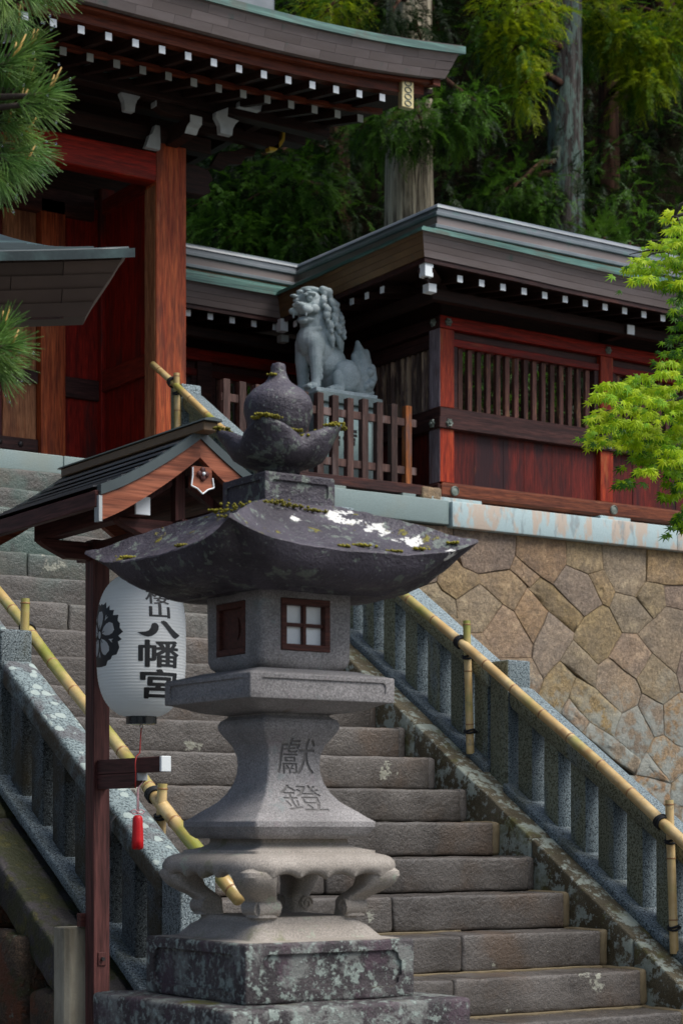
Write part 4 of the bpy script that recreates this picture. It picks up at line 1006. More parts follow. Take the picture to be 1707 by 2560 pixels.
for ch, (x0,x1,y0,y1) in (('櫻',(1140,1345,60,-75)), ('山',(1172,1337,165,52)), ('八',(1083,1407,320,185)), ('幡',(1085,1402,548,332)), ('宮',(1100,1392,786,556))):
    V, Fs, E = glyph(ch, 0.0)
    a0, a1, z0, z1 = la(x0), la(x1), lz(y0), lz(y1); g = G(); bw = .028 if ch in '山宮' else (.022 if ch == '幡' else .012)
    for q,(ox,oy) in enumerate(((0,0),(-1,0),(1,0),(0,-.8),(0,.8),(-.7,-.6),(.7,-.6),(-.7,.6),(.7,.6))):     # brush weight
        slab(g, [(a0+(a1-a0)*(.03+.94*a+ox*bw), z0+(z1-z0)*(.03+.94*b+oy*bw)) for a,b in V], Fs, E, wrap, .0004, .0012+.00008*q)
    if ch == '八':      # two brush strokes, the left one hooked, the right one flaring
        g = G()
        for st_ in ([(0,.30),(.06,.20),(.14,.10),(.22,.06),(.30,.12),(.38,.26),(.43,.46),(.44,.66),(.41,.80),(.36,.86),(.30,.82),(.28,.70),(.27,.56),(.23,.42),(.16,.34),(.08,.32)], [(.50,.98),(.56,1.0),(.62,.94),(.68,.78),(.76,.58),(.86,.40),(1.0,.24),(.93,.12),(.86,.02),(.80,.06),(.74,.20),(.66,.42),(.58,.66),(.52,.82),(.49,.90)]):
            bm = bmesh.new(); bm.faces.new([bm.verts.new((a,b,0)) for a,b in st_]); bmesh.ops.triangulate(bm, faces=bm.faces[:])
            for i in range(1,16):
                bmesh.ops.bisect_plane(bm, geom=bm.verts[:]+bm.edges[:]+bm.faces[:], plane_co=(i/16,0,0), plane_no=(1,0,0)); bmesh.ops.bisect_plane(bm, geom=bm.verts[:]+bm.edges[:]+bm.faces[:], plane_co=(0,i/16,0), plane_no=(0,1,0))
            bm.verts.index_update(); V = [(v.co.x, v.co.y) for v in bm.verts]; Fs = [tuple(v.index for v in f.verts) for f in bm.faces]; E = [(l.vert.index, l.link_loop_next.vert.index) for f in bm.faces for l in f.loops if len(l.edge.link_faces) == 1]; bm.free()
            slab(g, [(a0+(a1-a0)*a, z0+(z1-z0)*b) for a,b in V], Fs, E, wrap, .0004, .0018)
    part('character', g, 'ink', pl_)
# blossom crest
CA, CZ, CR = math.radians(-66), lz(285), .116
def cwrap(x, z, d): return wrap(CA + x/PR, CZ + z, d)
def polyslab(P, d0, d1, mat, name, parent):
    bm = bmesh.new(); bm.faces.new([bm.verts.new((a,b,0)) for a,b in P]); bmesh.ops.triangulate(bm, faces=bm.faces[:])
    for i in range(-9, 10):
        bmesh.ops.bisect_plane(bm, geom=bm.verts[:]+bm.edges[:]+bm.faces[:], plane_co=(i*.0125,0,0), plane_no=(1,0,0))
        bmesh.ops.bisect_plane(bm, geom=bm.verts[:]+bm.edges[:]+bm.faces[:], plane_co=(0,i*.0125,0), plane_no=(0,1,0))
    bm.verts.index_update(); V = [(v.co.x, v.co.y) for v in bm.verts]; Fs = [tuple(v.index for v in f.verts) for f in bm.faces]
    E = [(l.vert.index, l.link_loop_next.vert.index) for f in bm.faces for l in f.loops if len(l.edge.link_faces) == 1]; bm.free()
    g = G(); slab(g, V, Fs, E, cwrap, d0, d1); return part(name, g, mat, parent)
star = []
for k in range(5):
    c = math.pi/2 + k*2*math.pi/5
    for da, rr in ((-.60,.86),(-.50,.97),(-.40,.84),(-.27,1.0),(-.13,.90),(0,.94),(.13,.90),(.27,1.0),(.40,.84),(.50,.97)):
        star.append((CR*rr*math.cos(c+da), CR*rr*math.sin(c+da)))
crest = polyslab(star, .0004, .0010, 'ink', 'crest', pl_)
for k in range(5):
    c = math.pi/2 + k*2*math.pi/5; P = []
    for u, wv in ((.14,0),(.30,-.13),(.46,-.185),(.60,-.175),(.70,-.10),(.60,0),(.70,.10),(.60,.175),(.46,.185),(.30,.13)):
        P.append((CR*(u*math.cos(c)-wv*math.sin(c)), CR*(u*math.sin(c)+wv*math.cos(c))))
    polyslab(P, .0008, .0016, 'lantern_paper', 'crest_petal', crest)
    c2 = c + math.pi/5; P = [(CR*(u*math.cos(c2)-wv*math.sin(c2)), CR*(u*math.sin(c2)+wv*math.cos(c2))) for u, wv in ((.50,0),(.68,-.06),(.62,0),(.68,.06))]
    polyslab(P, .0008, .0016, 'lantern_paper', 'crest_sepal', crest)
for k in range(10):
    c = math.pi/2 + k*math.pi/5; P = [(CR*(u*math.cos(c)-wv*math.sin(c)), CR*(u*math.sin(c)+wv*math.cos(c))) for u, wv in ((.06,-.012),(.30,-.012),(.30,.012),(.06,.012))]
    polyslab(P, .0012, .0020, 'ink', 'crest_stamen', crest)
P = [(CR*.085*math.cos(2*math.pi*k/16), CR*.115*math.sin(2*math.pi*k/16)) for k in range(16)]; polyslab(P, .0014, .0022, 'lantern_paper', 'crest_pistil', crest)
# hanger
g = G(); g.tube([(QX,QY,PZ1+.02),(QX,QY,.966)], .004, 6); part('hanger', g, 'iron', pl_)
# tassel hanging from the lantern, tied round the lower arm
ts = thing('tassel', 'red silk tassel on a pink cord tied to the wooden arm', 'tassel', (QX, QY, -.06))
g = G(); g.tube([(QX+.006*math.cos(2*math.pi*k/10), QY, PZ0-.034+.006*math.sin(2*math.pi*k/10)) for k in range(11)], .0013, 5); part('ring', g, 'iron', ts, smooth=True)
TX, TY = QX-.026, QY-.01
g = G(); g.tube([(QX,QY,PZ0-.04),(QX-.003,QY,.33),(QX-.006,QY,.275),(QX-.022,QY-.004,.262),(TX-.004,QY-.012,.24),(TX-.004,QY-.014,.20),(TX-.003,QY-.010,.15)], .0022, 6); part('cord', g, 'cord_red', ts, smooth=True)
g = G(); g.tube([(QX+.02,QY,.20),(QX+.004,QY,.17),(TX+.006,TY,.150),(TX+.004,TY,.08),(TX+.005,TY,.065)], .0022, 6); g.tube([(TX+.008,TY,.150),(TX+.009,TY,.07)], .0022, 6); part('cord', g, 'cord_pink', ts, smooth=True)
g = G()
for sx in (-1,1): g.tube([(TX+.006,TY,.068),(TX+.006+sx*.012,TY,.076),(TX+.006+sx*.027,TY,.070),(TX+.006+sx*.018,TY,.060),(TX+.006,TY,.064)], .0024, 6)
g.sphere((TX+.006,TY,.066), .006, 8, 6); part('bow', g, 'cord_pink', ts, smooth=True)
g = G(); g.lathe(TX+.006, TY, [(.006,.056),(.013,.053),(.0165,.045),(.0175,.02),(.019,-.03),(.0195,-.058),(.012,-.061)], 22, fn=lambda th,r,z,j: (r*(1+.07*math.cos(th*11)), z + (.004*math.sin(th*5) if j > 4 else 0))); part('skirt', g, 'silk_red', ts, smooth=True)

# ================================================================ roofed red wall
def offs(path, o):
    """offset an open polyline to its left by o with mitred corners"""
    out = []
    for i in range(len(path)):
        p = Vector(path[i]); ds = []
        if i > 0: ds.append((p-Vector(path[i-1])).normalized())
        if i < len(path)-1: ds.append((Vector(path[i+1])-p).normalized())
        ns = [Vector((-d.y, d.x)) for d in ds]
        if len(ns) == 1: out.append(p+ns[0]*o)
        else:
            b = (ns[0]+ns[1]); b.normalize(); out.append(p + b*(o/max(.2, b.dot(ns[0]))))
    return out
def sweep(path, prof, closed=True, zoff=None):
    """prof: (offset, height) points; returns a swept solid"""
    cols = [offs(path, o) for o,_ in prof]
    R = []
    for i in range(len(path)):
        R.append([(cols[j][i].x, cols[j][i].y, prof[j][1] + (zoff(i, prof[j][0]) if zoff else 0)) for j in range(len(prof))])
    return G().rings(R)
WC = 12.02; CX_ = 8.99; BK = 13.93; GX = 6.95
LINE = [(13.6, WC), (CX_, WC), (CX_, BK), (GX, BK)]
# finer samples so that the eave can lift towards the outer corner
PATH = []
def seg(a, b, n):
    return [(a[0]+(b[0]-a[0])*i/n, a[1]+(b[1]-a[1])*i/n) for i in range(n)]
PATH = seg(LINE[0], LINE[1], 16) + seg(LINE[1], LINE[2], 6) + seg(LINE[2], LINE[3], 6) + [LINE[3]]
def cl(i, o):
    if o <= .2: return 0
    p = PATH[i]; d = math.hypot(p[0]-CX_, p[1]-WC); return .035*math.exp(-d/.55)*o/.65
rwl = thing('roofed_wall', 'red shrine wall with slatted windows and copper roof beyond the ochre stone wall', 'roofed wall', (9.4, WC, TERR))
# sill, rails and beams, swept round the corners
HW = .07
SG = [(LINE[0], LINE[1]), (LINE[1], LINE[2]), (LINE[2], LINE[3])]
def bar(name, o0, o1, z0, z1, mats, bev=.004, segs=(0,1,2), ext=0.0):
    for i in segs:
        sub = LINE; a = offs(sub, o0); b = offs(sub, o1)
        g = G(); P = [a[i], a[i+1], b[i+1], b[i]]
        g.add([(q.x,q.y,z) for z in (z0,z1) for q in P], [(0,1,2,3),(7,6,5,4),(0,4,5,1),(1,5,6,2),(2,6,7,3),(3,7,4,0)])
        bm = bmesh.new(); me = mesh_from('t', g.v, g.f); bm.from_mesh(me); bmesh.ops.recalc_face_normals(bm, faces=bm.faces); g.v = [tuple(v.co) for v in bm.verts]; g.f = [tuple(v.index for v in f.verts) for f in bm.faces]; bm.free(); bpy.data.meshes.remove(me)
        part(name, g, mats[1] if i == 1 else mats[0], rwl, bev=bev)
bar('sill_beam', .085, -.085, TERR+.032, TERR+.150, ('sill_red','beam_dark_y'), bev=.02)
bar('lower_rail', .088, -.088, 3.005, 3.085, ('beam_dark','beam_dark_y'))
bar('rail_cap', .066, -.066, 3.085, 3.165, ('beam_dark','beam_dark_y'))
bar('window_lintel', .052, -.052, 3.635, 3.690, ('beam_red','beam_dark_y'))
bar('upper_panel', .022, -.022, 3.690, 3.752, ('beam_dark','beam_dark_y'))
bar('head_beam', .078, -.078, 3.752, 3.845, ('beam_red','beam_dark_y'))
bar('frieze_board', .03, -.03, 3.845, 4.06, ('eave_dark','eave_dark'))
bar('eave_purlin', .34, .27, 3.865, 3.945, ('eave_dark','eave_dark'))
# posts
POSTS = [(CX_, WC, 0)] + [(CX_+1.575*i, WC, 0) for i in (1,2)] + [(CX_, BK, 1), (CX_-.0, (WC+BK)/2+.02, 1)] + [(CX_-.98, BK, 2)]
for (x,y,q) in POSTS:
    for (z0,z1) in ((TERR+.150, 3.005), (3.165, 3.752)):
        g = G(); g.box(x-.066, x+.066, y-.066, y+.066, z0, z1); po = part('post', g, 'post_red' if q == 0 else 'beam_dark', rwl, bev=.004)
        if (x,y) == (CX_, WC):   # the weather side of the corner post has gone grey
            g = G(); g.box(x-.070, x-.0665, y-.064, y+.066, z0+.001, z1-.001); part('grey_facing', g, 'post_grey', po)
def flower(c, ax, r=.030, mat='bronze'):
    """six-lobed nail cover on a face whose outward direction is ax"""
    ax = Vector(ax); u = ax.cross(Vector((0,0,1))).normalized(); v = Vector((0,0,1)); c = Vector(c); R = []
    for (k, d) in ((1.0,0),(1.0,.006),(.8,.014),(.45,.010),(.36,.020),(.1,.026)):
        R.append([c+ax*d+(u*math.cos(t)+v*math.sin(t))*r*k*(1+.16*math.cos(6*t)*(1 if k > .5 else 0)) for t in [2*math.pi*i/24 for i in range(24)]])
    return G().rings(R)
for i in range(3):
    x = CX_+1.575*i
    for z in (3.045, 3.80): part('nail_cover', flower((x, WC-.089 if z < 3.5 else WC-.079, z), (0,-1,0)), 'bronze', rwl, auto=40)
    g = G(); R = []
    for (k,d) in ((1,0),(1,.012),(.86,.016),(.8,.010),(.6,.010),(.3,.014)): R.append([(x+.05+.036*k*math.cos(t), WC-.086-d, TERR+.088+.036*k*math.sin(t)) for t in [2*math.pi*j/24 for j in range(24)]])
    part('sill_disc', g.rings(R), 'bronze', rwl, auto=40)
for z in (3.045, 3.80): part('nail_cover', flower((CX_-.089 if z < 3.5 else CX_-.079, WC, z), (-1,0,0)), 'bronze', rwl, auto=40)
g = G(); g.box(CX_-.17, CX_+.30, WC-.10, WC+.1, TERR-.003, TERR+.032); part('pad_stone', g, 'coping_pale', rwl, bev=.004)
g = G(); g.box(CX_+1.575-.10, CX_+1.575+.22, WC-.10, WC+.1, TERR-.003, TERR+.032); part('pad_stone', g, 'coping_pale', rwl, bev=.004)
# window frames, slats and boards of each bay
random.seed(8)
def bay(a, b, pale=0, nslat=15, last=False):
    a, b = Vector(a), Vector(b); d = (b-a).normalized(); nrm = Vector((-d.y, d.x)); L = (b-a).length
    def bx(u0,u1,o0,o1,z0,z1):
        v = []
        for z in (z0,z1):
            for (u,o) in ((u0,o0),(u1,o0),(u1,o1),(u0,o1)): p = a+d*u+nrm*o; v.append((p.x,p.y,z))
        return G().add(v, [(0,1,2,3),(7,6,5,4),(0,4,5,1),(1,5,6,2),(2,6,7,3),(3,7,4,0)])
    for (u0,u1) in ((.066,.112),(L-.112,L-.066)): part('window_jamb', bx(u0,u1,-.04,.045,3.165,3.635), 'beam_dark', rwl, bev=.003)
    w = (L-.23)/nslat
    for i in range(nslat):
        u = .115 + w*(i+.5); hw = w*.235
        jx = random.uniform(-.002,.002)
        part('slat', bx(u-hw+jx,u+hw+jx,-.016+random.uniform(-.003,.003),.020+random.uniform(-.004,.004),3.165,3.635), 'slat_pale' if pale else 'slat_wood', rwl, bev=.002)
    nb = max(3, round((L-.13)/.26)); edges = [.066 + (L-.132)*i/nb + (random.uniform(-.03,.03) if 0 < i < nb else 0) for i in range(nb+1)]
    for i in range(nb): part('board', bx(edges[i]+.001, edges[i+1]-.001, -.012, .014+random.uniform(0,.005), TERR+.150, 3.005), 'board_red', rwl)
    # dark inner lining seen between the slats
bay((CX_+1.575, WC), (CX_, WC)); bay((CX_+3.15, WC), (CX_+1.575, WC)); bay((CX_+4.6, WC), (CX_+3.15, WC))
bay((CX_, WC), (CX_, (WC+BK)/2+.02), pale=1, nslat=11); bay((CX_, (WC+BK)/2+.02), (CX_, BK), pale=1, nslat=11)
bay((CX_, BK), (CX_-.98, BK), nslat=9); bay((CX_-.98, BK), (GX, BK), nslat=10)
# rafters with white ends
def rafter(a, d, parent, z, o0, o1, sl, w=.0225, hh=.0235, cap='white_paint', wood_='eave_dark'):
    a = Vector(a); d = Vector(d); n_ = Vector((-d.y, d.x)); v = []
    for (o,zz) in ((o0, z), (o1, z+(o0-o1)*sl)):
        for (s_,h) in ((-w,-hh),(w,-hh),(w,hh),(-w,hh)): p = a+n_*o+d*s_; v.append((p.x,p.y,zz+h))
    g = G().add(v, [(0,1,2,3),(7,6,5,4),(0,4,5,1),(1,5,6,2),(2,6,7,3),(3,7,4,0)]); r = part('rafter', g, wood_, parent)
    v = []
    for o in (o0+.006, o0+.0005):
        for (s_,h) in ((-w-.0008,-hh-.0008),(w+.0008,-hh-.0008),(w+.0008,hh+.0008),(-w-.0008,hh+.0008)): p = a+n_*o+d*s_; v.append((p.x,p.y,z+h))
    part('rafter_end', G().add(v, [(0,1,2,3),(7,6,5,4),(0,4,5,1),(1,5,6,2),(2,6,7,3),(3,7,4,0)]), cap, r)
zr = 3.975
x = CX_-.25
while x < 13.4:
    rafter((x, WC), (-1,0), rwl, zr, .545, -.05, .16); x += .197
y = WC+.0
while y < BK-.60: rafter((CX_, y), (0,1), rwl, zr, .545, -.05, .16); y += .197
x = CX_-.62
while x > GX-.1: rafter((x, BK), (-1,0), rwl, zr, .545, -.05, .16); x -= .197
# heavier end-grain blocks at the corners
def block(c, sx, sy, sz, mat, name='corner_block'):
    g = G(); g.box(c[0]-sx, c[0]+sx, c[1]-sy, c[1]+sy, c[2]-sz, c[2]+sz); return part(name, g, mat, rwl, bev=.002)
g = G(); g.tube([(CX_-.56, WC-.56, 3.985),(CX_+.02, WC+.02, 4.03)], .065, 4); part('hip_rafter', g, 'eave_dark', rwl)
block((CX_-.555, WC-.555, 3.985), .036, .036, .048, 'white_paint'); block((CX_-.44, WC-.44, 3.900), .036, .036, .030, 'white_paint')
block((CX_-.60, BK-.62, 3.975), .034, .034, .048, 'white_paint'); block((CX_-.55, BK-.55, 3.890), .034, .034, .028, 'dim_paint')
for i in (1,2): block((CX_+1.575*i-.02, WC-.365, 3.900), .036, .006, .036, 'white_paint', 'bracket_end'); block((CX_+1.575*i-.02, WC-.18, 3.900), .035, .18, .034, 'eave_dark', 'bracket_arm')
# boarded soffit, stepped eave courses, green roof skin, ridge
part('soffit', sweep(PATH, [(.60,4.010),(.60,4.026),(0,4.12),(0,4.104)], zoff=cl), 'eave_dark', rwl)
part('soffit', sweep(PATH, [(0,4.104),(0,4.12),(-.60,4.026),(-.60,4.010)]), 'eave_dark', rwl)
part('eave_fascia', sweep(PATH, [(.585,3.998),(.605,3.998),(.605,4.03),(.585,4.03)], zoff=cl), 'beam_dark', rwl)
cz = [4.030, 4.076, 4.120, 4.164, 4.208]
for s_ in (1,-1):
    for i in range(4):
        o0, o1 = .615+.016*i, .632+.016*i
        prof = [(s_*o0, cz[i]+.001), (s_*o1, cz[i+1]-.002), (s_*(o1-.12), cz[i+1]-.002+.012), (s_*(o0-.10), cz[i]+.012)]
        if s_ < 0: prof.reverse()
        # one strip for each straight run so that a run can be told from the next
        for a,b,m_ in ((0,16,'copper_brown'),(16,22,'copper_ochre'),(22,28,'copper_brown')):
            full = [offs(PATH, o) for o,_ in prof]; R = []
            for k in range(a, b+1): R.append([(full[j][k].x, full[j][k].y, prof[j][1] + (cl(k, prof[j][0]))) for j in range(len(prof))])
            part('eave_course', G().rings(R), m_, rwl)
    U = [(.70-.07*k) for k in range(11)]
    top = [(u, 4.200 + (.70-u)*.33 + (.70-u)**2*.22) for u in U]
    prof = [(s_*u, z) for u,z in top] + [(s_*u, z-.02) for u,z in reversed(top)]
    if s_ < 0: prof.reverse()
    part('roof_skin', sweep(PATH, prof, zoff=cl), 'copper_green', rwl, auto=40)
    for u in (.66,.60,.53,.45,.36,.26):
        z = 4.200+(.70-u)*.33+(.70-u)**2*.22; prof = [(s_*(u+.006), z-.006),(s_*(u+.006), z+.010),(s_*(u-.05), z+.020),(s_*(u-.05), z+.0)]
        if s_ < 0: prof.reverse()
        part('roof_lap', sweep(PATH, prof, zoff=cl), 'copper_green', rwl)
for (w_, z0, z1, m_) in ((.20,4.38,4.435,'copper_ochre'),(.225,4.435,4.463,'copper_ridge'),(.185,4.463,4.535,'copper_brown'),(.205,4.535,4.563,'copper_ridge'),(.165,4.563,4.605,'copper_ridge')):
    part('ridge_course', sweep(PATH, [(w_,z0),(w_,z1),(-w_,z1),(-w_,z0)]), m_, rwl, bev=.004)
part('ridge_roll', sweep(PATH, [(.175*math.cos(t), 4.605+.066*math.sin(t)) for t in [math.pi*k/10 for k in range(11)]]), 'copper_ridge', rwl, auto=40)

# picket fence on the terrace edge
random.seed(9)
pf_ = thing('picket_fence', 'low brown picket fence on the terrace edge in front of the guardian statue', 'fence', (8.0, 12.02, TERR))
FY = 11.985
for i in range(13):
    x = 8.64 - .1295*i; w = .027; top = 3.135 + random.uniform(-.006,.006)
    g = G(); g.add([(x-w,FY-w,TERR+.10),(x+w,FY-w,TERR+.10),(x+w,FY+w,TERR+.10),(x-w,FY+w,TERR+.10),(x-w,FY-w,top),(x+w,FY-w,top),(x+w,FY+w,top),(x-w,FY+w,top),(x,FY,top+.010)],
                   [(0,3,2,1),(0,1,5,4),(1,2,6,5),(2,3,7,6),(3,0,4,7),(4,5,8),(5,6,8),(6,7,8),(7,4,8)])
    part('picket', g, 'picket_orange' if i == 0 else 'picket_wood', pf_, bev=.002)
for z in (3.015, 2.66): g = G(); g.box(7.05, 8.72, FY-.014, FY+.014, z-.028, z+.028); part('rail', g, 'picket_wood', pf_, bev=.002)
g = G(); g.box(6.98, 8.78, FY-.045, FY+.045, TERR+.03, TERR+.105); part('sleeper', g, 'beam_dark', pf_, bev=.004)
for x in (7.2, 8.0, 8.62): g = G(); g.box(x-.06, x+.06, FY-.06, FY+.06, TERR-.004, TERR+.03); part('pad_stone', g, 'coping_stone', pf_, bev=.003)
g = G(); g.rbox(8.74, 8.92, WALL+.02, WALL+.16, TERR-.004, TERR+.10, r=.02, seg=.05, amp=.008, freq=12); solo('edge_stone', g, 'wall_stone', 'small tan stone block at the foot of the corner post', 'stone', (8.83, WALL+.09, TERR), auto=50)

# ================================================================ guardian lion on its pedestal
GXc, GYc, GZ = 8.30, 12.46, 3.225
pd = thing('statue_pedestal', 'blue grey stone pedestal with a pale inscribed panel behind the picket fence', 'pedestal', (GXc, GYc, TERR))
g = G(); g.rbox(GXc-.30, GXc+.30, GYc-.25, GYc+.25, TERR-.004, TERR+.16, r=.01, seg=.1); part('foot', g, 'pedestal_stone', pd, auto=40)
g = G(); g.rbox(GXc-.255, GXc+.255, GYc-.21, GYc+.21, TERR+.16, GZ-.075, r=.008, seg=.1); part('die', g, 'pedestal_stone', pd, auto=40)
g = G(); g.rbox(GXc-.29, GXc+.29, GYc-.24, GYc+.24, GZ-.075, GZ, r=.008, seg=.1); part('cap', g, 'pedestal_stone', pd, auto=40)
P = [(-.20+.03,2.69),(.20-.03,2.69),(.20,2.72),(.20,3.03),(.17,3.045),(.165,3.06),(-.165,3.06),(-.17,3.045),(-.20,3.03),(-.20,2.72)]
pn = part('inscribed_panel', G().prism(P, lambda a,b,d: (GXc+a, GYc-.211-d, b), 0, .008), 'pedestal_panel', pd)
for (a,b,w_,h_) in ((.02,2.96,.05,.012),(.035,2.93,.035,.010),(0,2.90,.055,.012),(.03,2.87,.022,.016),(-.11,2.94,.012,.05),(-.13,2.90,.05,.012),(-.10,2.86,.018,.02)):
    part('stroke', G().box(GXc+a-w_, GXc+a+w_, GYc-.2205, GYc-.218, b-h_, b+h_), 'ink', pn)
ln = thing('guardian_lion', 'grey stone guardian lion statue sitting on the pedestal, facing the gate', 'statue', (GXc, GYc, GZ))
HEAD = [False]
def LP(f, l, z):
    if HEAD[0]:      # the head is turned towards the steps and lowered a little
        P = Vector((f-.16, l, z-.63))*1.13; P = Matrix.Rotation(math.radians(10), 3, 'Y') @ P; P = Matrix.Rotation(math.radians(24), 3, 'Z') @ P; f, l, z = P.x+.17, P.y, P.z+.645
    return Vector((GXc - f, GYc - l, GZ + z))
g = G()
def ell(f, l, z, r, sf=1, sl_=1, sz=1, nu=16, nv=10, rot=None): g.sphere(LP(f,l,z), r, nu, nv, (sf, sl_, sz), rot)
def limb(pts, rad, n=12):
    P = [LP(*p) for p in pts]; g.tube(P, rad, n)
    for p, r in zip(P, rad): g.sphere(p, r*.99, 10, 7)
# plinth plate
g.box(GXc-.275, GXc+.27, GYc-.20, GYc+.20, GZ-.002, GZ+.034)
# trunk: chest, barrel, rump
ell(.185,0,.42,.118,1,1.05,1.1); ell(.21,.060,.395,.075); ell(.21,-.060,.395,.075); ell(.12,0,.36,.125,1,.95,1.15); ell(.03,0,.28,.125,1.05,.95,1); ell(-.08,0,.185,.135,1.1,1.05,1); ell(-.15,0,.13,.11)
# front legs
for s_ in (1,-1):
    l = .092*s_; limb([(.20,l*.9,.38),(.215,l,.28),(.212,l,.19),(.210,l,.11),(.214,l,.07)], [.066,.052,.042,.037,.040])
    ell(.20,l*1.05,.36,.066,1,.8,1.3)
    ell(.240,l,.058,.042,1.25,1.1,.72)
    for k in (-1.2,-.4,.4,1.2): ell(.285,l+k*.022,.052,.0175,1.3,.9,1)
    for k in range(4): ell(.165,l,.14+.045*k,.018,1,.7,1.5)
# hind legs
for s_ in (1,-1):
    l = .125*s_; ell(-.055,l,.165,.105,1.05,.62,1.15); ell(-.005,l,.20,.06,.9,.7,1.2); limb([(.03,l,.16),(.035,l*1.05,.10),(.02,l*1.05,.06)], [.045,.038,.036])
    ell(.06,l*1.08,.055,.040,1.5,1.0,.7)
    for k in (-1,0,1): ell(.115,l*1.08+k*.022,.050,.0165,1.3,.9,1)
    ell(-.10,l*1.02,.10,.06,1,.5,.8)
# neck and head
limb([(.12,0,.44),(.15,0,.52),(.165,0,.60)], [.125,.120,.112])
HEAD[0] = True
ell(.185,0,.655,.108,1.0,1.0,.92); ell(.20,0,.70,.088,1.05,1.05,.72)
ell(.285,0,.640,.070,1.0,1.12,.62); ell(.322,0,.652,.046,.75,1.35,.72); ell(.352,0,.668,.022,.8,1.5,.75)            # muzzle and nose
for s_ in (1,-1):
    ell(.350,.026*s_,.662,.016,1,1,.9); ell(.318,.052*s_,.626,.040,1.15,.75,.72); ell(.262,.074*s_,.632,.034,1.3,.6,.9)   # nostrils, flews, cheek
    ell(.280,.052*s_,.698,.0245,1,1.1,.8); ell(.272,.060*s_,.728,.034,1.35,.9,.42); ell(.308,.040*s_,.722,.020,1.2,1.1,.5)  # eye under a heavy brow
    ell(.335,.050*s_,.596,.009,.9,.9,2.0)                                                                           # fang
    limb([(.165,.085*s_,.755),(.135,.112*s_,.735),(.12,.118*s_,.69)], [.028,.034,.016]); ell(.26,.030*s_,.752,.024,1.2,1.1,.6)
ell(.255,0,.566,.062,1.25,1.0,.42); ell(.308,0,.560,.036,.95,1.25,.5)                                                 # lower jaw
ell(.18,0,.755,.074,1.2,1.1,.42)
HEAD[0] = False
random.seed(2)
for row,(fz, n_, R0, rr) in enumerate(((.735,5,.088,.024),(.685,7,.118,.026),(.628,8,.130,.028),(.565,9,.138,.030),(.500,9,.142,.030))):
    for k in range(n_):
        a = math.radians(78 + (204/(n_-1))*(k + (.0 if row % 2 else .25)))
        f, l = .150-.010*row + math.cos(a)*R0, math.sin(a)*R0; f2, l2 = .150-.010*row + math.cos(a)*(R0+.030), math.sin(a)*(R0+.024)
        dz = random.uniform(-.022,.022); a += random.uniform(-.12,.12); limb([(f,l,fz+.03+dz),(f2,l2,fz+dz),(f2-.006,l2,fz-.038+dz)], [rr*.8, rr, rr*.5], 8)
        ell(f2+math.cos(a)*.012, l2+math.sin(a)*.012, fz-.040+dz, rr*.62, nu=8, nv=6)
for k in range(7):
    a = math.radians(80 + 33*k); f = .10+math.cos(a)*.120; l = math.sin(a)*.130; limb([(f,l,.47),(f-.022,l*1.10,.415),(f-.038,l*1.04,.36)], [.028,.025,.008], 8)
for s_ in (1,-1):
    ell(.245,.050*s_,.478,.027); ell(.252,.0,.462,.024); limb([(.19,.110*s_,.49),(.235,.075*s_,.465),(.255,.03*s_,.455)], [.022,.024,.02])
# flame tail
limb([(-.20,.0,.10),(-.245,.0,.20),(-.265,.0,.30),(-.24,0,.38),(-.225,.0,.46)], [.07,.082,.072,.052,.020]); limb([(-.25,.0,.26),(-.305,0,.33),(-.30,0,.395),(-.275,0,.41)], [.05,.042,.03,.016])
limb([(-.235,.03,.10),(-.30,.03,.13),(-.335,.03,.20),(-.325,.03,.275),(-.29,.03,.30)], [.05,.046,.044,.038,.022]); limb([(-.24,.02,.22),(-.19,.03,.28),(-.175,.03,.35),(-.185,.03,.385)], [.04,.036,.026,.008])
limb([(-.24,.03,.06),(-.30,.03,.055),(-.335,.03,.09)], [.04,.036,.02])
for (f,l,z,r) in ((-.285,.065,.235,.036),(-.30,.065,.150,.036),(-.25,.075,.12,.03)):
    ell(f,l,z,r); ell(f,l+.018,z,r*.5)
lo = part('lion_body', g, 'lion_stone', ln, smooth=True)
rm = lo.modifiers.new('fuse', 'REMESH'); rm.mode = 'VOXEL'; rm.voxel_size = .0045; rm.use_smooth_shade = True
sm = lo.modifiers.new('soften', 'SMOOTH'); sm.factor = .4; sm.iterations = 1

# ================================================================ shrine gate
gt = thing('shrine_gate', 'red wooden shrine gate with thick curved copper eaves at the top of the steps', 'gate', (5.2, 12.9, TERR))
GF, GM_, GS = 12.27, 13.30, 6.70            # front face of the columns, door plane, inner side of the right column
for (x0, x1, m1) in ((GS, GS+.24, 'gate_column'), (MIR-GS-.24, MIR-GS, 'gate_column')):
    g = G(); g.rbox(x0, x1, GF, GF+.165, TERR-.005, 4.80, r=.008, seg=.5); c = part('column', g, m1, gt)
    g = G(); g.box(x0-.004, x0-.0005, GF+.012, GF+.160, TERR-.004, 4.50); part('worn_face', g, 'gate_column_worn', c)
    g = G(); g.rbox(x0+.07, x1-.06, GM_-.06, GM_+.10, TERR-.005, 4.75, r=.008, seg=.5); part('rear_column', g, 'gate_red', gt)
    # passage side panels
    xm = (x0+x1)/2
    g = G(); g.box(xm-.012, xm+.012, GF+.165, GM_-.06, TERR+.11, 4.55); part('side_panel', g, 'gate_red', gt)
    for z0, z1 in ((TERR-.003, TERR+.11), (3.24, 3.395), (4.55,4.66)):
        g = G(); g.box(xm-.045, xm+.045, GF+.165, GM_-.06, z0, z1); part('side_rail', g, 'beam_red_y', gt, bev=.004)
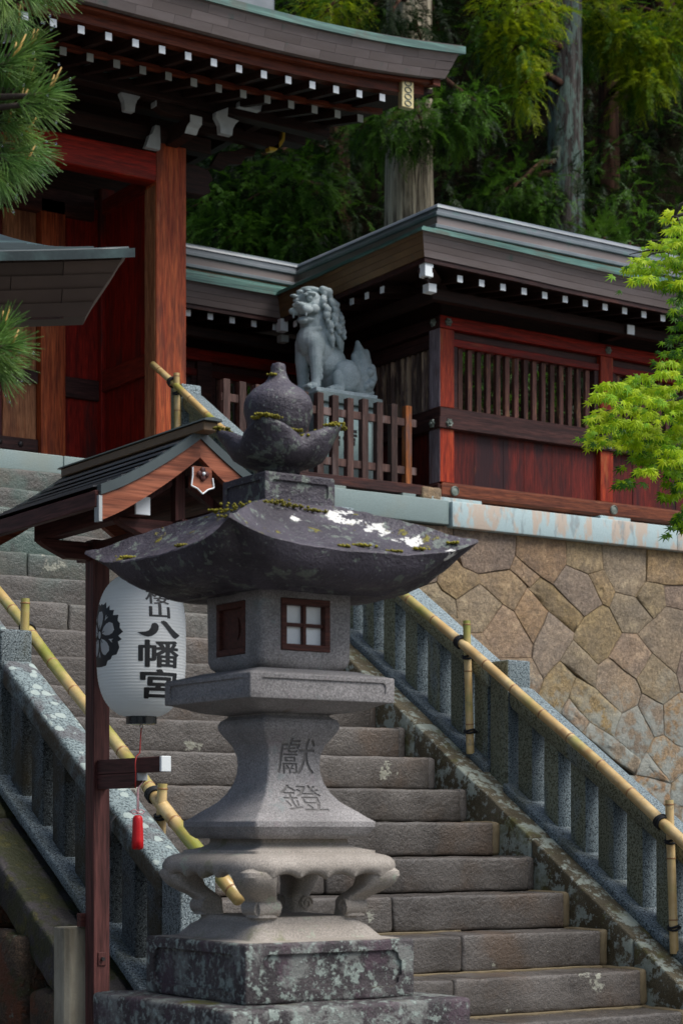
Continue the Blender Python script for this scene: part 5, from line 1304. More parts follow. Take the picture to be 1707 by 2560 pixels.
# door plane
for sx in (0, 1):
    mir = (lambda a,b: (a,b)) if sx == 0 else (lambda a,b: (MIR-b, MIR-a))
    a,b = mir(6.29, 6.485); g = G(); g.rbox(a, b, GM_-.05, GM_+.10, TERR-.004, 4.60, r=.006, seg=.5); part('door_jamb', g, 'gate_column', gt)
    a,b = mir(6.485, 6.77); g = G(); g.box(a, b, GM_+.0, GM_+.03, TERR-.003, 4.6); part('jamb_panel', g, 'gate_red', gt)
    for z0, z1 in ((3.18,3.33),(TERR-.002,TERR+.12)): g = G(); g.box(a, b, GM_-.03, GM_+.05, z0, z1); part('jamb_rail', g, 'beam_dark', gt, bev=.004)
    for i in range(4):
        a,b = mir(5.215+.268*i, 5.215+.268*i+.264); g = G(); g.box(a, b, GM_+.02, GM_+.055, TERR+.02, 4.50); part('door_board', g, 'gate_column_worn' if i == 3 else 'board_red', gt, bev=.003)
    for z in (2.80, 3.30, 4.0):
        a,b = mir(5.22, 6.285); g = G(); g.box(a, b, GM_-.012, GM_+.02, z-.045, z+.045); rl = part('door_rail', g, 'beam_dark', gt, bev=.003)
        for i in range(6):
            xx = mir(5.32+.165*i, 0)[0] if sx == 0 else MIR-(5.32+.165*i); g = G(); g.sphere((xx, GM_-.014, z), .022, 10, 6, (1,.6,1)); part('door_boss', g, 'iron', rl, smooth=True)
g = G(); g.box(MIR-GS-.02, GS+.02, GM_-.05, GM_+.08, 4.50, 4.68); part('door_lintel', g, 'beam_dark', gt, bev=.004)
g = G(); g.box(MIR-GS-.5, GS+.5, GM_-.02, GM_+.02, 4.68, 5.4); part('upper_board', g, 'eave_dark', gt)
# main red beam over the opening, tie beams, wall plates
g = G(); g.rbox(MIR-GS-.02, GS+.02, GF+.005, GF+.15, 4.525, 4.725, r=.012, seg=.4); part('front_beam', g, 'beam_red', gt, auto=40)
g = G(); g.rbox(MIR-GS-.45, GS+.24+.22, GF+.03, GF+.135, 4.805, 4.915, r=.008, seg=.5); part('wall_plate', g, 'eave_dark', gt)
g = G(); g.box(MIR-GS-1.2, GS+1.25, GF-.30, GF-.20, 4.985, 5.07); part('eave_purlin', g, 'eave_dark', gt, bev=.004)
g = G(); g.box(MIR-GS-1.2, GS+1.25, GF+.02, GF+.14, 5.02, 5.12); part('wall_purlin', g, 'eave_dark', gt, bev=.004)
# bracket sets with pale painted ends over the right and left columns
def brackets(cx):
    for (dz, w_, h_) in ((4.735,.135,.06),): pass
    g = G(); g.rings([[(cx+a*k, GF+.08+b*k, z) for a,b in ((-1,-1),(1,-1),(1,1),(-1,1))] for k,z in ((.075,4.80),(.11,4.835),(.11,4.895))]); part('bearing_block', g, 'eave_dark', gt)
    def arm(pts, x0, x1, cap=None):
        a = part('bracket_arm', G().prism(pts, lambda y,z,d: (x0+d, y, z), 0, x1-x0), 'eave_dark', gt, bev=.003)
        return a
    ap = [(GF+.08,4.90),(GF-.30,4.90),(GF-.335,4.885),(GF-.345,4.85),(GF-.30,4.835),(GF-.27,4.80),(GF-.20,4.785),(GF+.08,4.785)]
    a = arm(ap, cx-.045, cx+.045)
    g = G(); g.prism([(GF-.345,4.90),(GF-.345,4.848),(GF-.30,4.832),(GF-.268,4.797),(GF-.262,4.797),(GF-.296,4.838),(GF-.339,4.854),(GF-.339,4.90)], lambda y,z,d: (cx-.046+d, y-.004, z), 0, .092); part('painted_end', g, 'grey_paint', a)
    # stepped transverse arm
    for (hw, z0, z1) in ((.27,4.90,4.97),(.40,4.975,5.03)):
        g = G(); g.prism([(-hw,z1),(hw,z1),(hw,z0+.035),(hw-.06,z0),(-hw+.06,z0),(-hw,z0+.035)], lambda x,z,d: (cx+x, GF-.28+d, z), 0, .07); a = part('bracket_arm', g, 'eave_dark', gt, bev=.003)
        for sx in (-1,1):
            xx = cx+sx*hw; g = G(); g.box(min(xx, xx+sx*.006), max(xx, xx+sx*.006), GF-.28, GF-.21, z0+.034, z1); part('painted_end', g, 'grey_paint', a)
        for sx in (-1,0,1):
            xx = cx+sx*(hw-.06); g = G(); g.rings([[(xx+p*k, GF-.245+q*k, z) for p,q in ((-1,-1),(1,-1),(1,1),(-1,1))] for k,z in ((.030,z1),(.05,z1+.02),(.05,z1+.04))]); part('bearing_block', g, 'eave_dark', gt)
brackets(GS+.12); brackets(MIR-GS-.12)
# nosing pieces: curved pale ends left and right of the column head and on the beam
def scroll(name, pts, fn, mat): part(name, G().prism(pts, fn, 0, .05), mat, gt, bev=.003)
sc1 = [(0,0),(.02,.085),(.035,.10),(.05,.16),(.075,.16),(.078,.05),(.075,0)]
scroll('beam_nosing', [(a*1.5-.10, b*1.05) for a,b in sc1], lambda a,b,d: (GS+.0+a, GF-.035+d, 4.735+b), 'grey_paint')
sc2 = [(-.075,.11),(-.075,.145),(.005,.20),(.0,.13),(.075,.12),(.05,.09),(.035,.05),(.03,0),(-.045,.0),(-.05,.06)]
scroll('bracket_nosing', [(a*1.25,b*.95) for a,b in sc2], lambda a,b,d: (GS+.34+a, GF-.40+d, 4.80+b), 'grey_paint')
scroll('bracket_nosing', [(-.10,0),(.075,0),(.09,.06),(-.09,.075)], lambda a,b,d: (GS+.52+a, GF-.42+d, 5.005+b), 'grey_paint')
scroll('bracket_nosing', [(a*1.0-.0,b*.95) for a,b in sc2], lambda a,b,d: (GS-.33+a, GF-.25+d, 4.87+b), 'grey_paint')
scroll('bracket_nosing', [(-.16,.10),(-.11,.13),(-.03,.06),(.06,.02),(.03,-.02),(-.06,.0),(-.10,.05)], lambda a,b,d: (GS-.55+a, GF-.25+d, 5.02+b), 'grey_paint')
# dark carved nosing to the right of the column
g = G(); g.prism([(0,0),(.16,.0),(.22,.04),(.20,.09),(.24,.13),(.20,.19),(.10,.21),(0,.20)], lambda a,b,d: (GS+.24+a, GF+.03+d, 4.50+b), 0, .10); part('column_nosing', g, 'eave_dark', gt, bev=.006)
g = G(); g.prism([(0,0),(.10,-.02),(.14,.03),(.25,.05),(.29,.11),(.36,.13),(.38,.19),(.35,.205),(.20,.14),(.06,.10)], lambda a,b,d: (GS+.50+a, GF+.10+d, 4.76+b), 0, .05); part('gable_nosing', g, 'eave_dark', gt, bev=.004)
# rafters: two tiers
EX0, EX1 = MIR-8.33, 8.33
def lf(s):    # lift of the eave line towards its ends
    u = max(0, abs(s-MIR/2)-1.35)/1.80; return .105*u**2.3
nR = 0; x = MIR/2 - 2.83
while x < MIR/2+2.85:
    z = lf(x)*.85
    rafter((x, GF), (-1,0), gt, 4.988+z, 1.035, .25, .17, w=.0215, hh=.0235)
    rafter((x+.02, GF), (-1,0), gt, 4.955+z*.6, .74, -.1, .22, w=.0225, hh=.025, cap='dim_paint', wood_='eave_dark'); x += .1905
XS = [EX0 + (EX1-EX0)*i/32 for i in range(33)]
def ebar(name, t0, t1, z0, z1, mat, x0=None, x1=None):
    """a long bar along the eave that follows its lift"""
    xs = [max(EX0 if x0 is None else x0, min(EX1 if x1 is None else x1, v)) for v in XS]
    xs = sorted(set(xs)); R = [[(s, t0, z0+lf(s)), (s, t1, z0+lf(s)), (s, t1, z1+lf(s)), (s, t0, z1+lf(s))] for s in xs]
    return part(name, G().rings([list(reversed(r)) for r in R]), mat, gt)
E0 = 11.10
ebar('lower_fascia', E0+.115, E0+.19, 5.028, 5.092, 'fascia_red', EX0+.12, EX1-.10)
ebar('upper_fascia', E0+.055, E0+.14, 5.092, 5.112, 'fascia_red', EX0+.08, EX1-.05)
ebar('tier_board', GF-.70, GF-.66, 4.995, 5.03, 'fascia_red', EX0+.2, EX1-.2)
# soffit boards between the tiers
R = [[(s, E0+.15, 5.055+lf(s)), (s, GF-.66, 5.11+lf(s)*.8), (s, GF+.1, 5.26), (s, GF+.1, 5.29), (s, GF-.66, 5.14+lf(s)*.8), (s, E0+.15, 5.085+lf(s))] for s in XS]
part('soffit', G().rings(R), 'eave_dark', gt)
# layered eave: four courses of sheet shingles, each sheet a piece of its own
random.seed(31)
for i in range(4):
    z0, z1 = 5.112+.0535*i, 5.112+.0535*(i+1); t_a, t_b = E0-.021*i, E0-.021*(i+1)
    ext = .024*i; s = EX0-ext + (-.14 if i % 2 else 0)
    while s < EX1+ext:
        a, b = max(s, EX0-ext), min(s+.275, EX1+ext+.0)
        if b-a > .02:
            eb = .024 if b >= EX1+ext-.001 else 0; R = []
            for k in range(4):
                u = k/3; sa = a+(b-a)*u; st_ = a+(b+eb-a)*u
                R.append([(sa+.0008*(1-2*u), t_a, z0+.0012+lf(sa)), (st_+.0008*(1-2*u), t_b, z1-.0008+lf(sa)), (st_+.0008*(1-2*u), t_b+.15, z1+.01+lf(sa)), (sa+.0008*(1-2*u), t_a+.15, z0+.012+lf(sa))])
            part('eave_sheet', G().rings([list(reversed(r)) for r in R]), 'copper_brown', gt)
        s += .275
# roof skin over it, with green laps, ridge
def rs(y): v = y-(E0-.09); return 5.325 + .19*v + .075*v*v
YS = [E0-.09 + (GM_+.25-E0+.09)*i/12 for i in range(13)]
for side_ in (1,-1):
    for (i0,i1) in ((0,12),):
        V = []; Fq = []; nx = len(XS)
        for y in YS:
            yy = y if side_ > 0 else 2*(GM_+.25)-y
            for s in XS:
                sx = MIR/2 + (s-MIR/2)*(EX1+.11-MIR/2)/(EX1-MIR/2); V.append((sx, yy, rs(y)+lf(s)*max(.3, 1-(y-E0)/3)))
        n0 = len(V); V += [(a,b,c-.05) for a,b,c in V]
        for j in range(len(YS)-1):
            for i in range(nx-1):
                q = (j*nx+i, j*nx+i+1, (j+1)*nx+i+1, (j+1)*nx+i); Fq.append(q); Fq.append(tuple(n0+k for k in reversed(q)))
        for j in range(len(YS)-1):
            for i in (0, nx-1): Fq.append((j*nx+i, (j+1)*nx+i, n0+(j+1)*nx+i, n0+j*nx+i))
        for i in range(nx-1): Fq.append((i, n0+i, n0+i+1, i+1))
        g = G(); g.add(V, Fq); part('roof_skin', g, 'copper_green', gt, auto=40)
    for k in range(1, 12):
        y = YS[k]; yy = y if side_ > 0 else 2*(GM_+.25)-y; sg = 1 if side_ > 0 else -1
        R = [[(s, yy-.008*sg, rs(y)-.008+lf(s)*max(.3,1-(y-E0)/3)), (s, yy-.008*sg, rs(y)+.014+lf(s)*max(.3,1-(y-E0)/3)), (s, yy+.12*sg, rs(y)+.050+lf(s)*max(.3,1-(y-E0)/3)), (s, yy+.12*sg, rs(y)+.02+lf(s)*max(.3,1-(y-E0)/3))] for s in XS]
        part('roof_lap', G().rings(R), 'copper_green', gt)
g = G(); g.box(EX0-.05, EX1+.05, GM_+.08, GM_+.42, rs(GM_+.25)-.1, rs(GM_+.25)+.32); part('ridge_box', g, 'copper_ridge', gt, bev=.03)
# gable infill behind the verge
for sx in (EX1-.9, EX0+.9):
    g = G(); g.prism([(GF-.2,5.0),(2*(GM_+.25)-GF+.2,5.0),(GM_+.25,6.1)], lambda a,b,d: (sx+d, a, b), -.03, .03); part('gable_board', g, 'eave_dark', gt)
# barge boards with metal caps
for sx in (EX1-.05, EX0+.05):
    Rr = []
    for y in YS: Rr.append([(sx-.03, y+.12, rs(y)-.06+lf(EX1)*.8), (sx+.03, y+.12, rs(y)-.06+lf(EX1)*.8), (sx+.03, y+.12, rs(y)-.24+lf(EX1)*.8), (sx-.03, y+.12, rs(y)-.24+lf(EX1)*.8)])
    bbd = part('barge_board', G().rings(Rr), 'fascia_red', gt)
g = G(); g.box(8.02, 8.12, E0+.08, E0+.13, 4.985, 5.185); cb = part('gilt_cap', g, 'gilt', gt, bev=.004)
for k in range(4):
    g = G(); g.tube([(8.07+.026*math.cos(t), E0+.078, 5.015+.046*k+.018*math.sin(t)) for t in [2*math.pi*j/12 for j in range(13)]], .004, 5); part('gilt_scroll', g, 'bronze', cb, smooth=True)
g = G(); g.box(7.0, 8.03, E0+.10, E0+.20, 4.985, 5.035)
g = G(); g.prism([(0,0),(.05,.01),(.10,.06),(.125,.10),(.13,.17),(.105,.165),(.10,.11),(.075,.075),(.03,.04),(-.01,.03)], lambda a,b,d: (7.62+a, GF-.02+d, 4.905+b), 0, .06); part('gold_tip', g, 'gold', gt, bev=.003)
g = G(); g.box(GS+.24, 7.70, GF-.02, GF+.06, 4.93, 5.02); part('gable_beam', g, 'eave_dark', gt, bev=.004)

# ================================================================ small roof at the left, nearer than the gate
pv = thing('pavilion', 'brown shingled eave corner with green copper roof jutting in at the left edge', 'pavilion', (1.75, 6.2, -ZO))
PT = math.radians(33.92-15)          # its front runs nearly square to the line of sight
cpt = pix(322, 626, 6.6); cu_, su_ = math.cos(math.radians(14)), math.sin(math.radians(14))
# local axes: e along the eave (to the right in the picture), b towards the back
e_ = Vector((CU*math.cos(math.radians(13))+SU*math.sin(math.radians(13)), -SU*math.cos(math.radians(13))+CU*math.sin(math.radians(13)), 0)); b_ = Vector((-e_.y, e_.x, 0))
def PV(a, b, z): p = cpt + e_*a + b_*b; return (p.x, p.y, z)
zt = cpt.z
def lp(a): u = max(0, 1+a/1.6); return .085*u**2 - .085          # a <= 0, lift towards the corner
hs = [0, .055, .050, .056, .056]; acc = 0; ins_ = 0
AL = [-2.6*(1-i/26) for i in range(27)]
lvl = [zt, zt-.022, zt-.060, zt-.098, zt-.136, zt-.178]
inset = [0, .020, .046, .076, .106, .132]
random.seed(12)
for i in range(5):
    a = -2.6 + (.17 if i % 2 else 0)
    while a < -.001:
        a1 = min(a+.37, 0)
        if 0 - a1 < .06: a1 = 0
        end0 = inset[i]*.95 if a1 == 0 else 0; end1 = inset[i+1]*.95 if a1 == 0 else 0; R = []
        for k in range(5):
            u = k/4; x0 = a+(a1-end0-a)*u; x1 = a+(a1-end1-a)*u
            R.append([PV(x0+.0012*(1-2*u), inset[i]+.002, lvl[i]+lp(x0)-.0012), PV(x1+.0012*(1-2*u), inset[i+1]+.010, lvl[i+1]+lp(x1)+.0012), PV(x1, inset[i+1]+.12, lvl[i+1]+lp(x1)), PV(x0, inset[i]+.12, lvl[i]+lp(x0))])
        part('eave_sheet', G().rings(R), 'shingle_brown', pv); a = a1
def pz(b): return zt + .006 + .245*b + .035*b*b
BL = [1.9*i/14 for i in range(15)]
V = []; Fq = []; nx = len(AL)
for b in BL:
    for a in AL: V.append(PV(a*(1-.0*b)+.02-.20*b*(1+a/2.6), b-.012, pz(b)+lp(a)*max(.0,1-b*.5)))
n0 = len(V); V += [(x,y,z-.03) for x,y,z in V]
for j in range(len(BL)-1):
    for i in range(nx-1):
        q = (j*nx+i, j*nx+i+1, (j+1)*nx+i+1, (j+1)*nx+i); Fq.append(q); Fq.append(tuple(n0+k for k in reversed(q)))
    for i in (0, nx-1): Fq.append((j*nx+i, (j+1)*nx+i, n0+(j+1)*nx+i, n0+j*nx+i))
for i in range(nx-1): Fq.append((i, n0+i, n0+i+1, i+1))
part('roof_skin', G().add(V, Fq), 'copper_dark', pv, auto=40)
for k in range(1, 9):
    b = .12*k; R = []
    for a in AL[:-1]:
        aa = a+.02-.20*b*(1+a/2.6); z = pz(b)+lp(a)*max(0,1-b*.5); R.append([PV(aa, b-.012, z-.004), PV(aa, b-.012, z+.012), PV(aa, b+.09, z+.035), PV(aa, b+.09, z+.01)])
    part('roof_lap', G().rings(R), 'copper_edge', pv)
part('eave_rim', G().tube([PV(a, -.004, zt+lp(a)+.004) for a in AL], .008, 6), 'copper_edge', pv, smooth=True)
R = [[PV(a, .14, lvl[5]+lp(a)-.004), PV(a, .9, lvl[5]+.16), PV(a, .9, lvl[5]+.18), PV(a, .14, lvl[5]+lp(a)+.016)] for a in AL if a < -.16]
part('soffit', G().rings(R), 'eave_dark', pv)
for a in (-.62, -2.4):
    g = G(); c0 = PV(a-.4, .55, 0); g.box(c0[0]-.05, c0[0]+.05, c0[1]-.05, c0[1]+.05, -ZO, lvl[5]+.1); part('post', g, 'frame_brown', pv, bev=.004)
g = G(); R = [[PV(a, .50, lvl[5]-.075), PV(a, .58, lvl[5]-.075), PV(a, .58, lvl[5]+.02), PV(a, .50, lvl[5]+.02)] for a in (-2.6, -.50)]; part('eave_beam', G().rings(R), 'frame_brown_x', pv, bev=.003)

# ================================================================ wooded hillside
def view(x, d, z): return Vector((CU*x + SU*d, -SU*x + CU*d, z))
def hill_z(x, d):
    h = max(0, d-18.5); return TERR - .25 + h*.88 + 1.2*mnoise.noise(Vector((x*.22, d*.22, 3))) * min(1, h/3) + .35*mnoise.noise(Vector((x*.9, d*.9, 7)))*min(1, h)
V = []; Fq = []; nx, nd = 70, 60
for j in range(nd+1):
    d = 17.5 + 62*(j/nd)**1.5
    for i in range(nx+1):
        x = -34 + 68*i/nx; V.append(tuple(view(x, d, hill_z(x, d))))
for j in range(nd):
    for i in range(nx): Fq.append((j*(nx+1)+i, j*(nx+1)+i+1, (j+1)*(nx+1)+i+1, (j+1)*(nx+1)+i))
struct('hillside', G().add(V, Fq), 'hill_soil', smooth=True)

rng = np.random.default_rng(5)
def spray_template(n=30, L=.30, seed=0):
    """drooping cedar branchlet: leaflets along a bent axis (axis +X, droops -Z)"""
    r = np.random.default_rng(seed); T = []
    for i in range(n):
        u = (i+.6)/n; c = np.array([L*u, .04*L*np.sin(u*5+seed), -.38*L*u*u])
        side = -1 if i % 2 else 1; ln = L*(.24-.10*u)*r.uniform(.7,1.3)
        d = np.array([.72, side*r.uniform(.45,.95), r.uniform(-.5,.12)]); d /= np.linalg.norm(d)
        wv = np.cross(d, [r.uniform(-.4,.4), r.uniform(-.4,.4), 1.0]); wv /= np.linalg.norm(wv); wd = ln*.17
        T += [c - wv*wd*.6, c + d*ln, c + wv*wd*.6 + d*ln*.18]
    return np.array(T)
TPL = [spray_template(30, .30, k) for k in range(6)]
def rot_to(dirs, roll):
    """rotation matrices taking +X to dirs"""
    x = dirs/np.linalg.norm(dirs, axis=1)[:,None]; up = np.tile([0,0,1.0], (len(x),1)); y = np.cross(up, x); ln = np.linalg.norm(y, axis=1)[:,None]; y = y/np.maximum(ln, 1e-6); z = np.cross(x, y)
    c, s = np.cos(roll)[:,None], np.sin(roll)[:,None]; y2 = y*c+z*s; z2 = -y*s+z*c
    return np.stack([x, y2, z2], axis=2)
def foliage(name, pos, dirs, scale, mat, parent=None, kind=None, roll=.6, mats=None, midx=None):
    pos = np.asarray(pos); dirs = np.asarray(dirs); n = len(pos); scale = np.broadcast_to(scale, (n,)); R = rot_to(dirs, rng.uniform(-roll, roll, n)); k = rng.integers(0, len(TPL), n); out = []; mi = []
    for t in range(len(TPL)):
        m = k == t
        if not m.any(): continue
        P = np.einsum('nij,vj->nvi', R[m], TPL[t])*scale[m][:,None,None] + pos[m][:,None,:]; out.append(P.reshape(-1,3))
        if midx is not None: mi.append(np.repeat(midx[m], len(TPL[t])//3))
    V = np.concatenate(out); base = np.array(ORIG[root_of(parent).name]) if parent is not None else np.zeros(3)
    me = fast_mesh(name, V-base, np.arange(len(V)).reshape(-1,3), mats or [mat], midx=np.concatenate(mi) if midx is not None else None)
    o = link(me, name, parent)
    if parent is None: o.location = (0,0,ZO)
    if kind: o['kind'] = kind
    return o
def clump(px, py, d, rx, ry, n, rd=.45):
    """sprays inside an ellipsoid whose outline is given in photograph pixels"""
    c = np.array(pix(px, py, d)); u = rng.normal(size=(n,3)); u /= np.linalg.norm(u, axis=1)[:,None]; u *= rng.uniform(0,1,(n,1))**.45
    off = u[:,[0]]*(rx/F*d)*np.array([CU,-SU,0]) + u[:,[1]]*rd*np.array([SU,CU,0]) + u[:,[2]]*(ry/F*d)*np.array([0,0,1])
    dirs = off/np.linalg.norm(off, axis=1)[:,None]*.8 + rng.normal(size=(n,3))*.45 + np.array([-SU*.3,-CU*.3,-.45])
    return c+off, dirs
def trunk_mesh(base, r0, r1, H, lean=(0,0), n=28, m=40, ridge=.16):
    R = []
    for j in range(m+1):
        u = j/m; z = base.z - .4 + (H+.4)*u; rr = (r0+(r1-r0)*u)*(1+.35*math.exp(-u*14)); ring = []
        for k in range(n):
            t = 2*math.pi*k/n; q = 1 + ridge*mnoise.noise(Vector((math.cos(t)*4, math.sin(t)*4, z*.28+base.x))) + ridge*.5*mnoise.noise(Vector((math.cos(t)*11, math.sin(t)*11, z*.5+base.x)))
            ring.append((base.x+lean[0]*u+math.cos(t)*rr*q, base.y+lean[1]*u+math.sin(t)*rr*q, z))
        R.append(ring)
    return G().rings(R)
def cedar(px, d, wpx, label, bark, clumps, H=17, upper=500, name='cedar_tree', up_r=2.4, up_z=9.6):
    x = (px-853.5)/F*d; z = hill_z(x, d); b = view(x, d, z); up_z = .4156*d*1.05+.9
    t = thing(name, label, 'tree', tuple(b), 'cedars on the hillside behind the shrine')
    part('trunk', trunk_mesh(b, wpx/2/F*d, wpx/2/F*d*.55, H), bark, t, smooth=True)
    P, D, Mi, Sc = [], [], [], []
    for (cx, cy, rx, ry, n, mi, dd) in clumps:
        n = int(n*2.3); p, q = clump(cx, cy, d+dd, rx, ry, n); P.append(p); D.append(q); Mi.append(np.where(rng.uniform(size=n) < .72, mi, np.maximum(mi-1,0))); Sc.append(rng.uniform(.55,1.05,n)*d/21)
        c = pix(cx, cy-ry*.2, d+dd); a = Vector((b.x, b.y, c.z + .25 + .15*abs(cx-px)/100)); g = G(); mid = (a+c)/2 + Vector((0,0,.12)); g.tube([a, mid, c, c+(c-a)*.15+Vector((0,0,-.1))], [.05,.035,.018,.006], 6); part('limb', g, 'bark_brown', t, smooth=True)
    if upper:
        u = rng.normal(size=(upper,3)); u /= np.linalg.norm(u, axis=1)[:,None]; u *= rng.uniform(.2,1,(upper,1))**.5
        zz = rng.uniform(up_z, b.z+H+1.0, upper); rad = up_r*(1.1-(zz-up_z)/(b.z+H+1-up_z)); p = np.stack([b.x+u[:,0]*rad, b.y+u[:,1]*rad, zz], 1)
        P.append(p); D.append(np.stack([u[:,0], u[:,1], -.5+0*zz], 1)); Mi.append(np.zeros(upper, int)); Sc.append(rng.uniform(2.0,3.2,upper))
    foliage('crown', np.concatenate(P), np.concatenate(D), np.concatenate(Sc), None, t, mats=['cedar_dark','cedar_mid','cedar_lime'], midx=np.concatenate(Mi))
    return t
cedar(1022, 21.0, 122, 'thick cedar with pale fluted bark right behind the roofed wall', 'bark_cedar',
      [(960,330,80,50,70,1,-.8),(1050,305,110,60,110,1,-.8),(1140,300,90,65,90,1,-.7),(1195,270,60,50,50,1,-.6),(915,305,50,35,35,1,-.9),(830,20,100,50,90,2,-.6),(760,15,60,40,40,1,0),(890,70,50,40,40,1,-.3),(1090,60,70,60,50,0,.5),(985,30,70,60,60,0,-.7),(1050,100,40,40,30,0,-.6)], upper=700)
cedar(1412, 24.0, 80, 'cedar trunk crusted with grey green lichen, left of the maple', 'bark_lichen',
      [(1300,30,110,60,120,2,-1.2),(1290,130,75,70,110,2,-1.2),(1312,215,38,50,45,2,-1.2),(1210,90,50,50,40,1,-1),(1290,470,120,50,90,1,-.5),(1215,515,90,35,60,1,-.5),(1340,535,60,28,35,1,-.5),(1420,30,70,40,40,1,.4)], upper=700)
cedar(1520, 26.0, 46, 'slender brown cedar trunk right of the lichen crusted one', 'bark_brown',
      [(1500,35,60,50,70,2,-1.4),(1560,95,80,50,110,2,-1.4),(1620,140,75,60,110,2,-1.4),(1600,215,55,38,60,2,-1.4),(1690,60,70,70,100,2,-1.2),(1470,110,40,40,35,1,-.8),(1700,170,40,40,40,1,-.4)], upper=600)
cedar(1352, 29.0, 24, 'thin reddish cedar stem in the shade between two larger trunks', 'bark_brown', [], upper=350)
cedar(835, 24.0, 70, 'dark cedar with drooping branches between gate and thick pale trunk', 'bark_brown',
      [(560,420,95,80,110,0,-2),(650,500,115,85,150,1,-2.2),(760,470,95,90,130,1,-2.2),(600,590,110,60,130,1,-2.4),(730,600,90,50,110,1,-2.4),(820,400,70,80,90,0,-1),(530,510,60,80,80,1,-2.2),(690,390,90,60,90,0,-1.5),(850,560,50,60,50,0,-1.2),(590,350,70,40,60,0,-1.5)], upper=700)
cedar(1650, 28.0, 64, 'shaded cedar trunk at the far right above the maple', 'bark_brown', [(1640,330,70,90,60,0,-1),(1560,420,60,60,40,0,-1)], upper=500)
cedar(610, 27.0, 80, 'shaded cedar trunk behind the gate, mostly hidden by foliage', 'bark_brown', [], upper=500)
cedar(1180, 31.0, 60, 'distant dark cedar between the two largest trunks', 'bark_brown', [(1190,420,70,60,50,0,-1),(1130,180,70,70,60,0,-1)], upper=500)

# far wood that reads as one mass: dark sprays over the whole slope and along its upper edge
n = 17000; x = rng.uniform(-8, 8, n); d = 19.3 + 18*rng.uniform(0,1,n)**1.25; x = x*d/24
z = np.array([hill_z(a,b) for a,b in zip(x,d)]) + rng.uniform(.1, 1.5, n)**1.3
P = np.stack([CU*x+SU*d, -SU*x+CU*d, z], 1); D = rng.normal(size=(n,3))*.7 + np.array([-SU*.5,-CU*.5,-.2])
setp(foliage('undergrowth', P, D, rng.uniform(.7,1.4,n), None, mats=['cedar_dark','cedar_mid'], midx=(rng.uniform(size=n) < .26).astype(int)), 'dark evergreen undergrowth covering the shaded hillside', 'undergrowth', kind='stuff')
n = 2600; x = rng.uniform(-2,9,n); d = 19.5+9*rng.uniform(0,1,n); z = np.array([hill_z(a,b) for a,b in zip(x,d)])+rng.uniform(.02,.5,n)
P = np.stack([CU*x+SU*d, -SU*x+CU*d, z], 1); D = rng.normal(size=(n,3)); setp(foliage('leaf_litter', P, D, rng.uniform(.3,.7,n), 'litter'), 'brown dead leaves and twigs on the slope between the trunks', 'leaf litter', kind='stuff')
for (px,py,d,rx,ry,n,lab) in ((1500,590,19.0,48,26,70,'small green shrub peeping over the roof ridge beside the lichen trunk'),(1565,602,19.3,30,18,30,'low shrub over the roof ridge next to the maple')):
    b = pix(px,py+40,d); t = thing('shrub', lab, 'shrub', tuple(b), 'shrubs behind the roofed wall'); p,q = clump(px,py,d,rx,ry,n,.3); q[:,2] += 1.1
    foliage('foliage', p, q, rng.uniform(.5,.8,n), 'shrub_green', t); g = G(); g.tube([b+Vector((0,0,-.5)), b, b+Vector((.05,0,.15))], [.03,.025,.01], 6); part('stem', g, 'bark_brown', t)

# ================================================================ pine in the left foreground
random.seed(17)
pb = pix(-330, 2560, 5.6); pb.z = -ZO
pn_ = thing('pine_tree', 'pine branches with long wet needles reaching in from the left edge', 'tree', tuple(pb))
R = []
tr_path = [Vector((pb.x-.02*math.sin(u*5), pb.y+.04*math.sin(u*4), -ZO+4.6*u)) for u in [i/12 for i in range(13)]]
g = G(); g.tube(tr_path, [.11-.075*i/12 for i in range(13)], 14); part('trunk', g, 'bark_pine', pn_, smooth=True)
NV, NF = [], []; CAND = []; DROPS = []
def tuft_at(c, ax, nn=95, L=.10, spread=.95):
    ax = ax.normalized(); a = ax.cross(Vector((.3,.2,1))).normalized(); b = ax.cross(a)
    for i in range(nn):
        u = i/nn; th = i*2.39996; sp = spread*(.25+.75*(1-u)) + random.uniform(-.12,.12); st_ = c - ax*.055*(1-u)
        d = (ax*math.cos(sp) + (a*math.cos(th)+b*math.sin(th))*math.sin(sp)); d.z -= .06; d.normalize()
        ln = L*random.uniform(.75,1.1); w = d.cross(Vector((random.uniform(-1,1),random.uniform(-1,1),random.uniform(-1,1)))).normalized(); w2 = d.cross(w)
        e = st_ + d*ln + Vector((0,0,-.010*random.random())); m = st_ + d*ln*.55; n0 = len(NV); r = .0013
        for q, rr in ((st_, r), (m, r), (e, r*.55)):
            for k in range(3): t = 2*math.pi*k/3; NV.append(q + (w*math.cos(t)+w2*math.sin(t))*rr)
        for s_ in range(2):
            for k in range(3): NF.append((n0+s_*3+k, n0+s_*3+(k+1)%3, n0+s_*3+3+(k+1)%3, n0+s_*3+3+k))
        if random.random() < .035: DROPS.append(e)
R_ = Vector((CU,-SU,0)); B_ = Vector((SU,CU,0)); U_ = Vector((0,0,1))
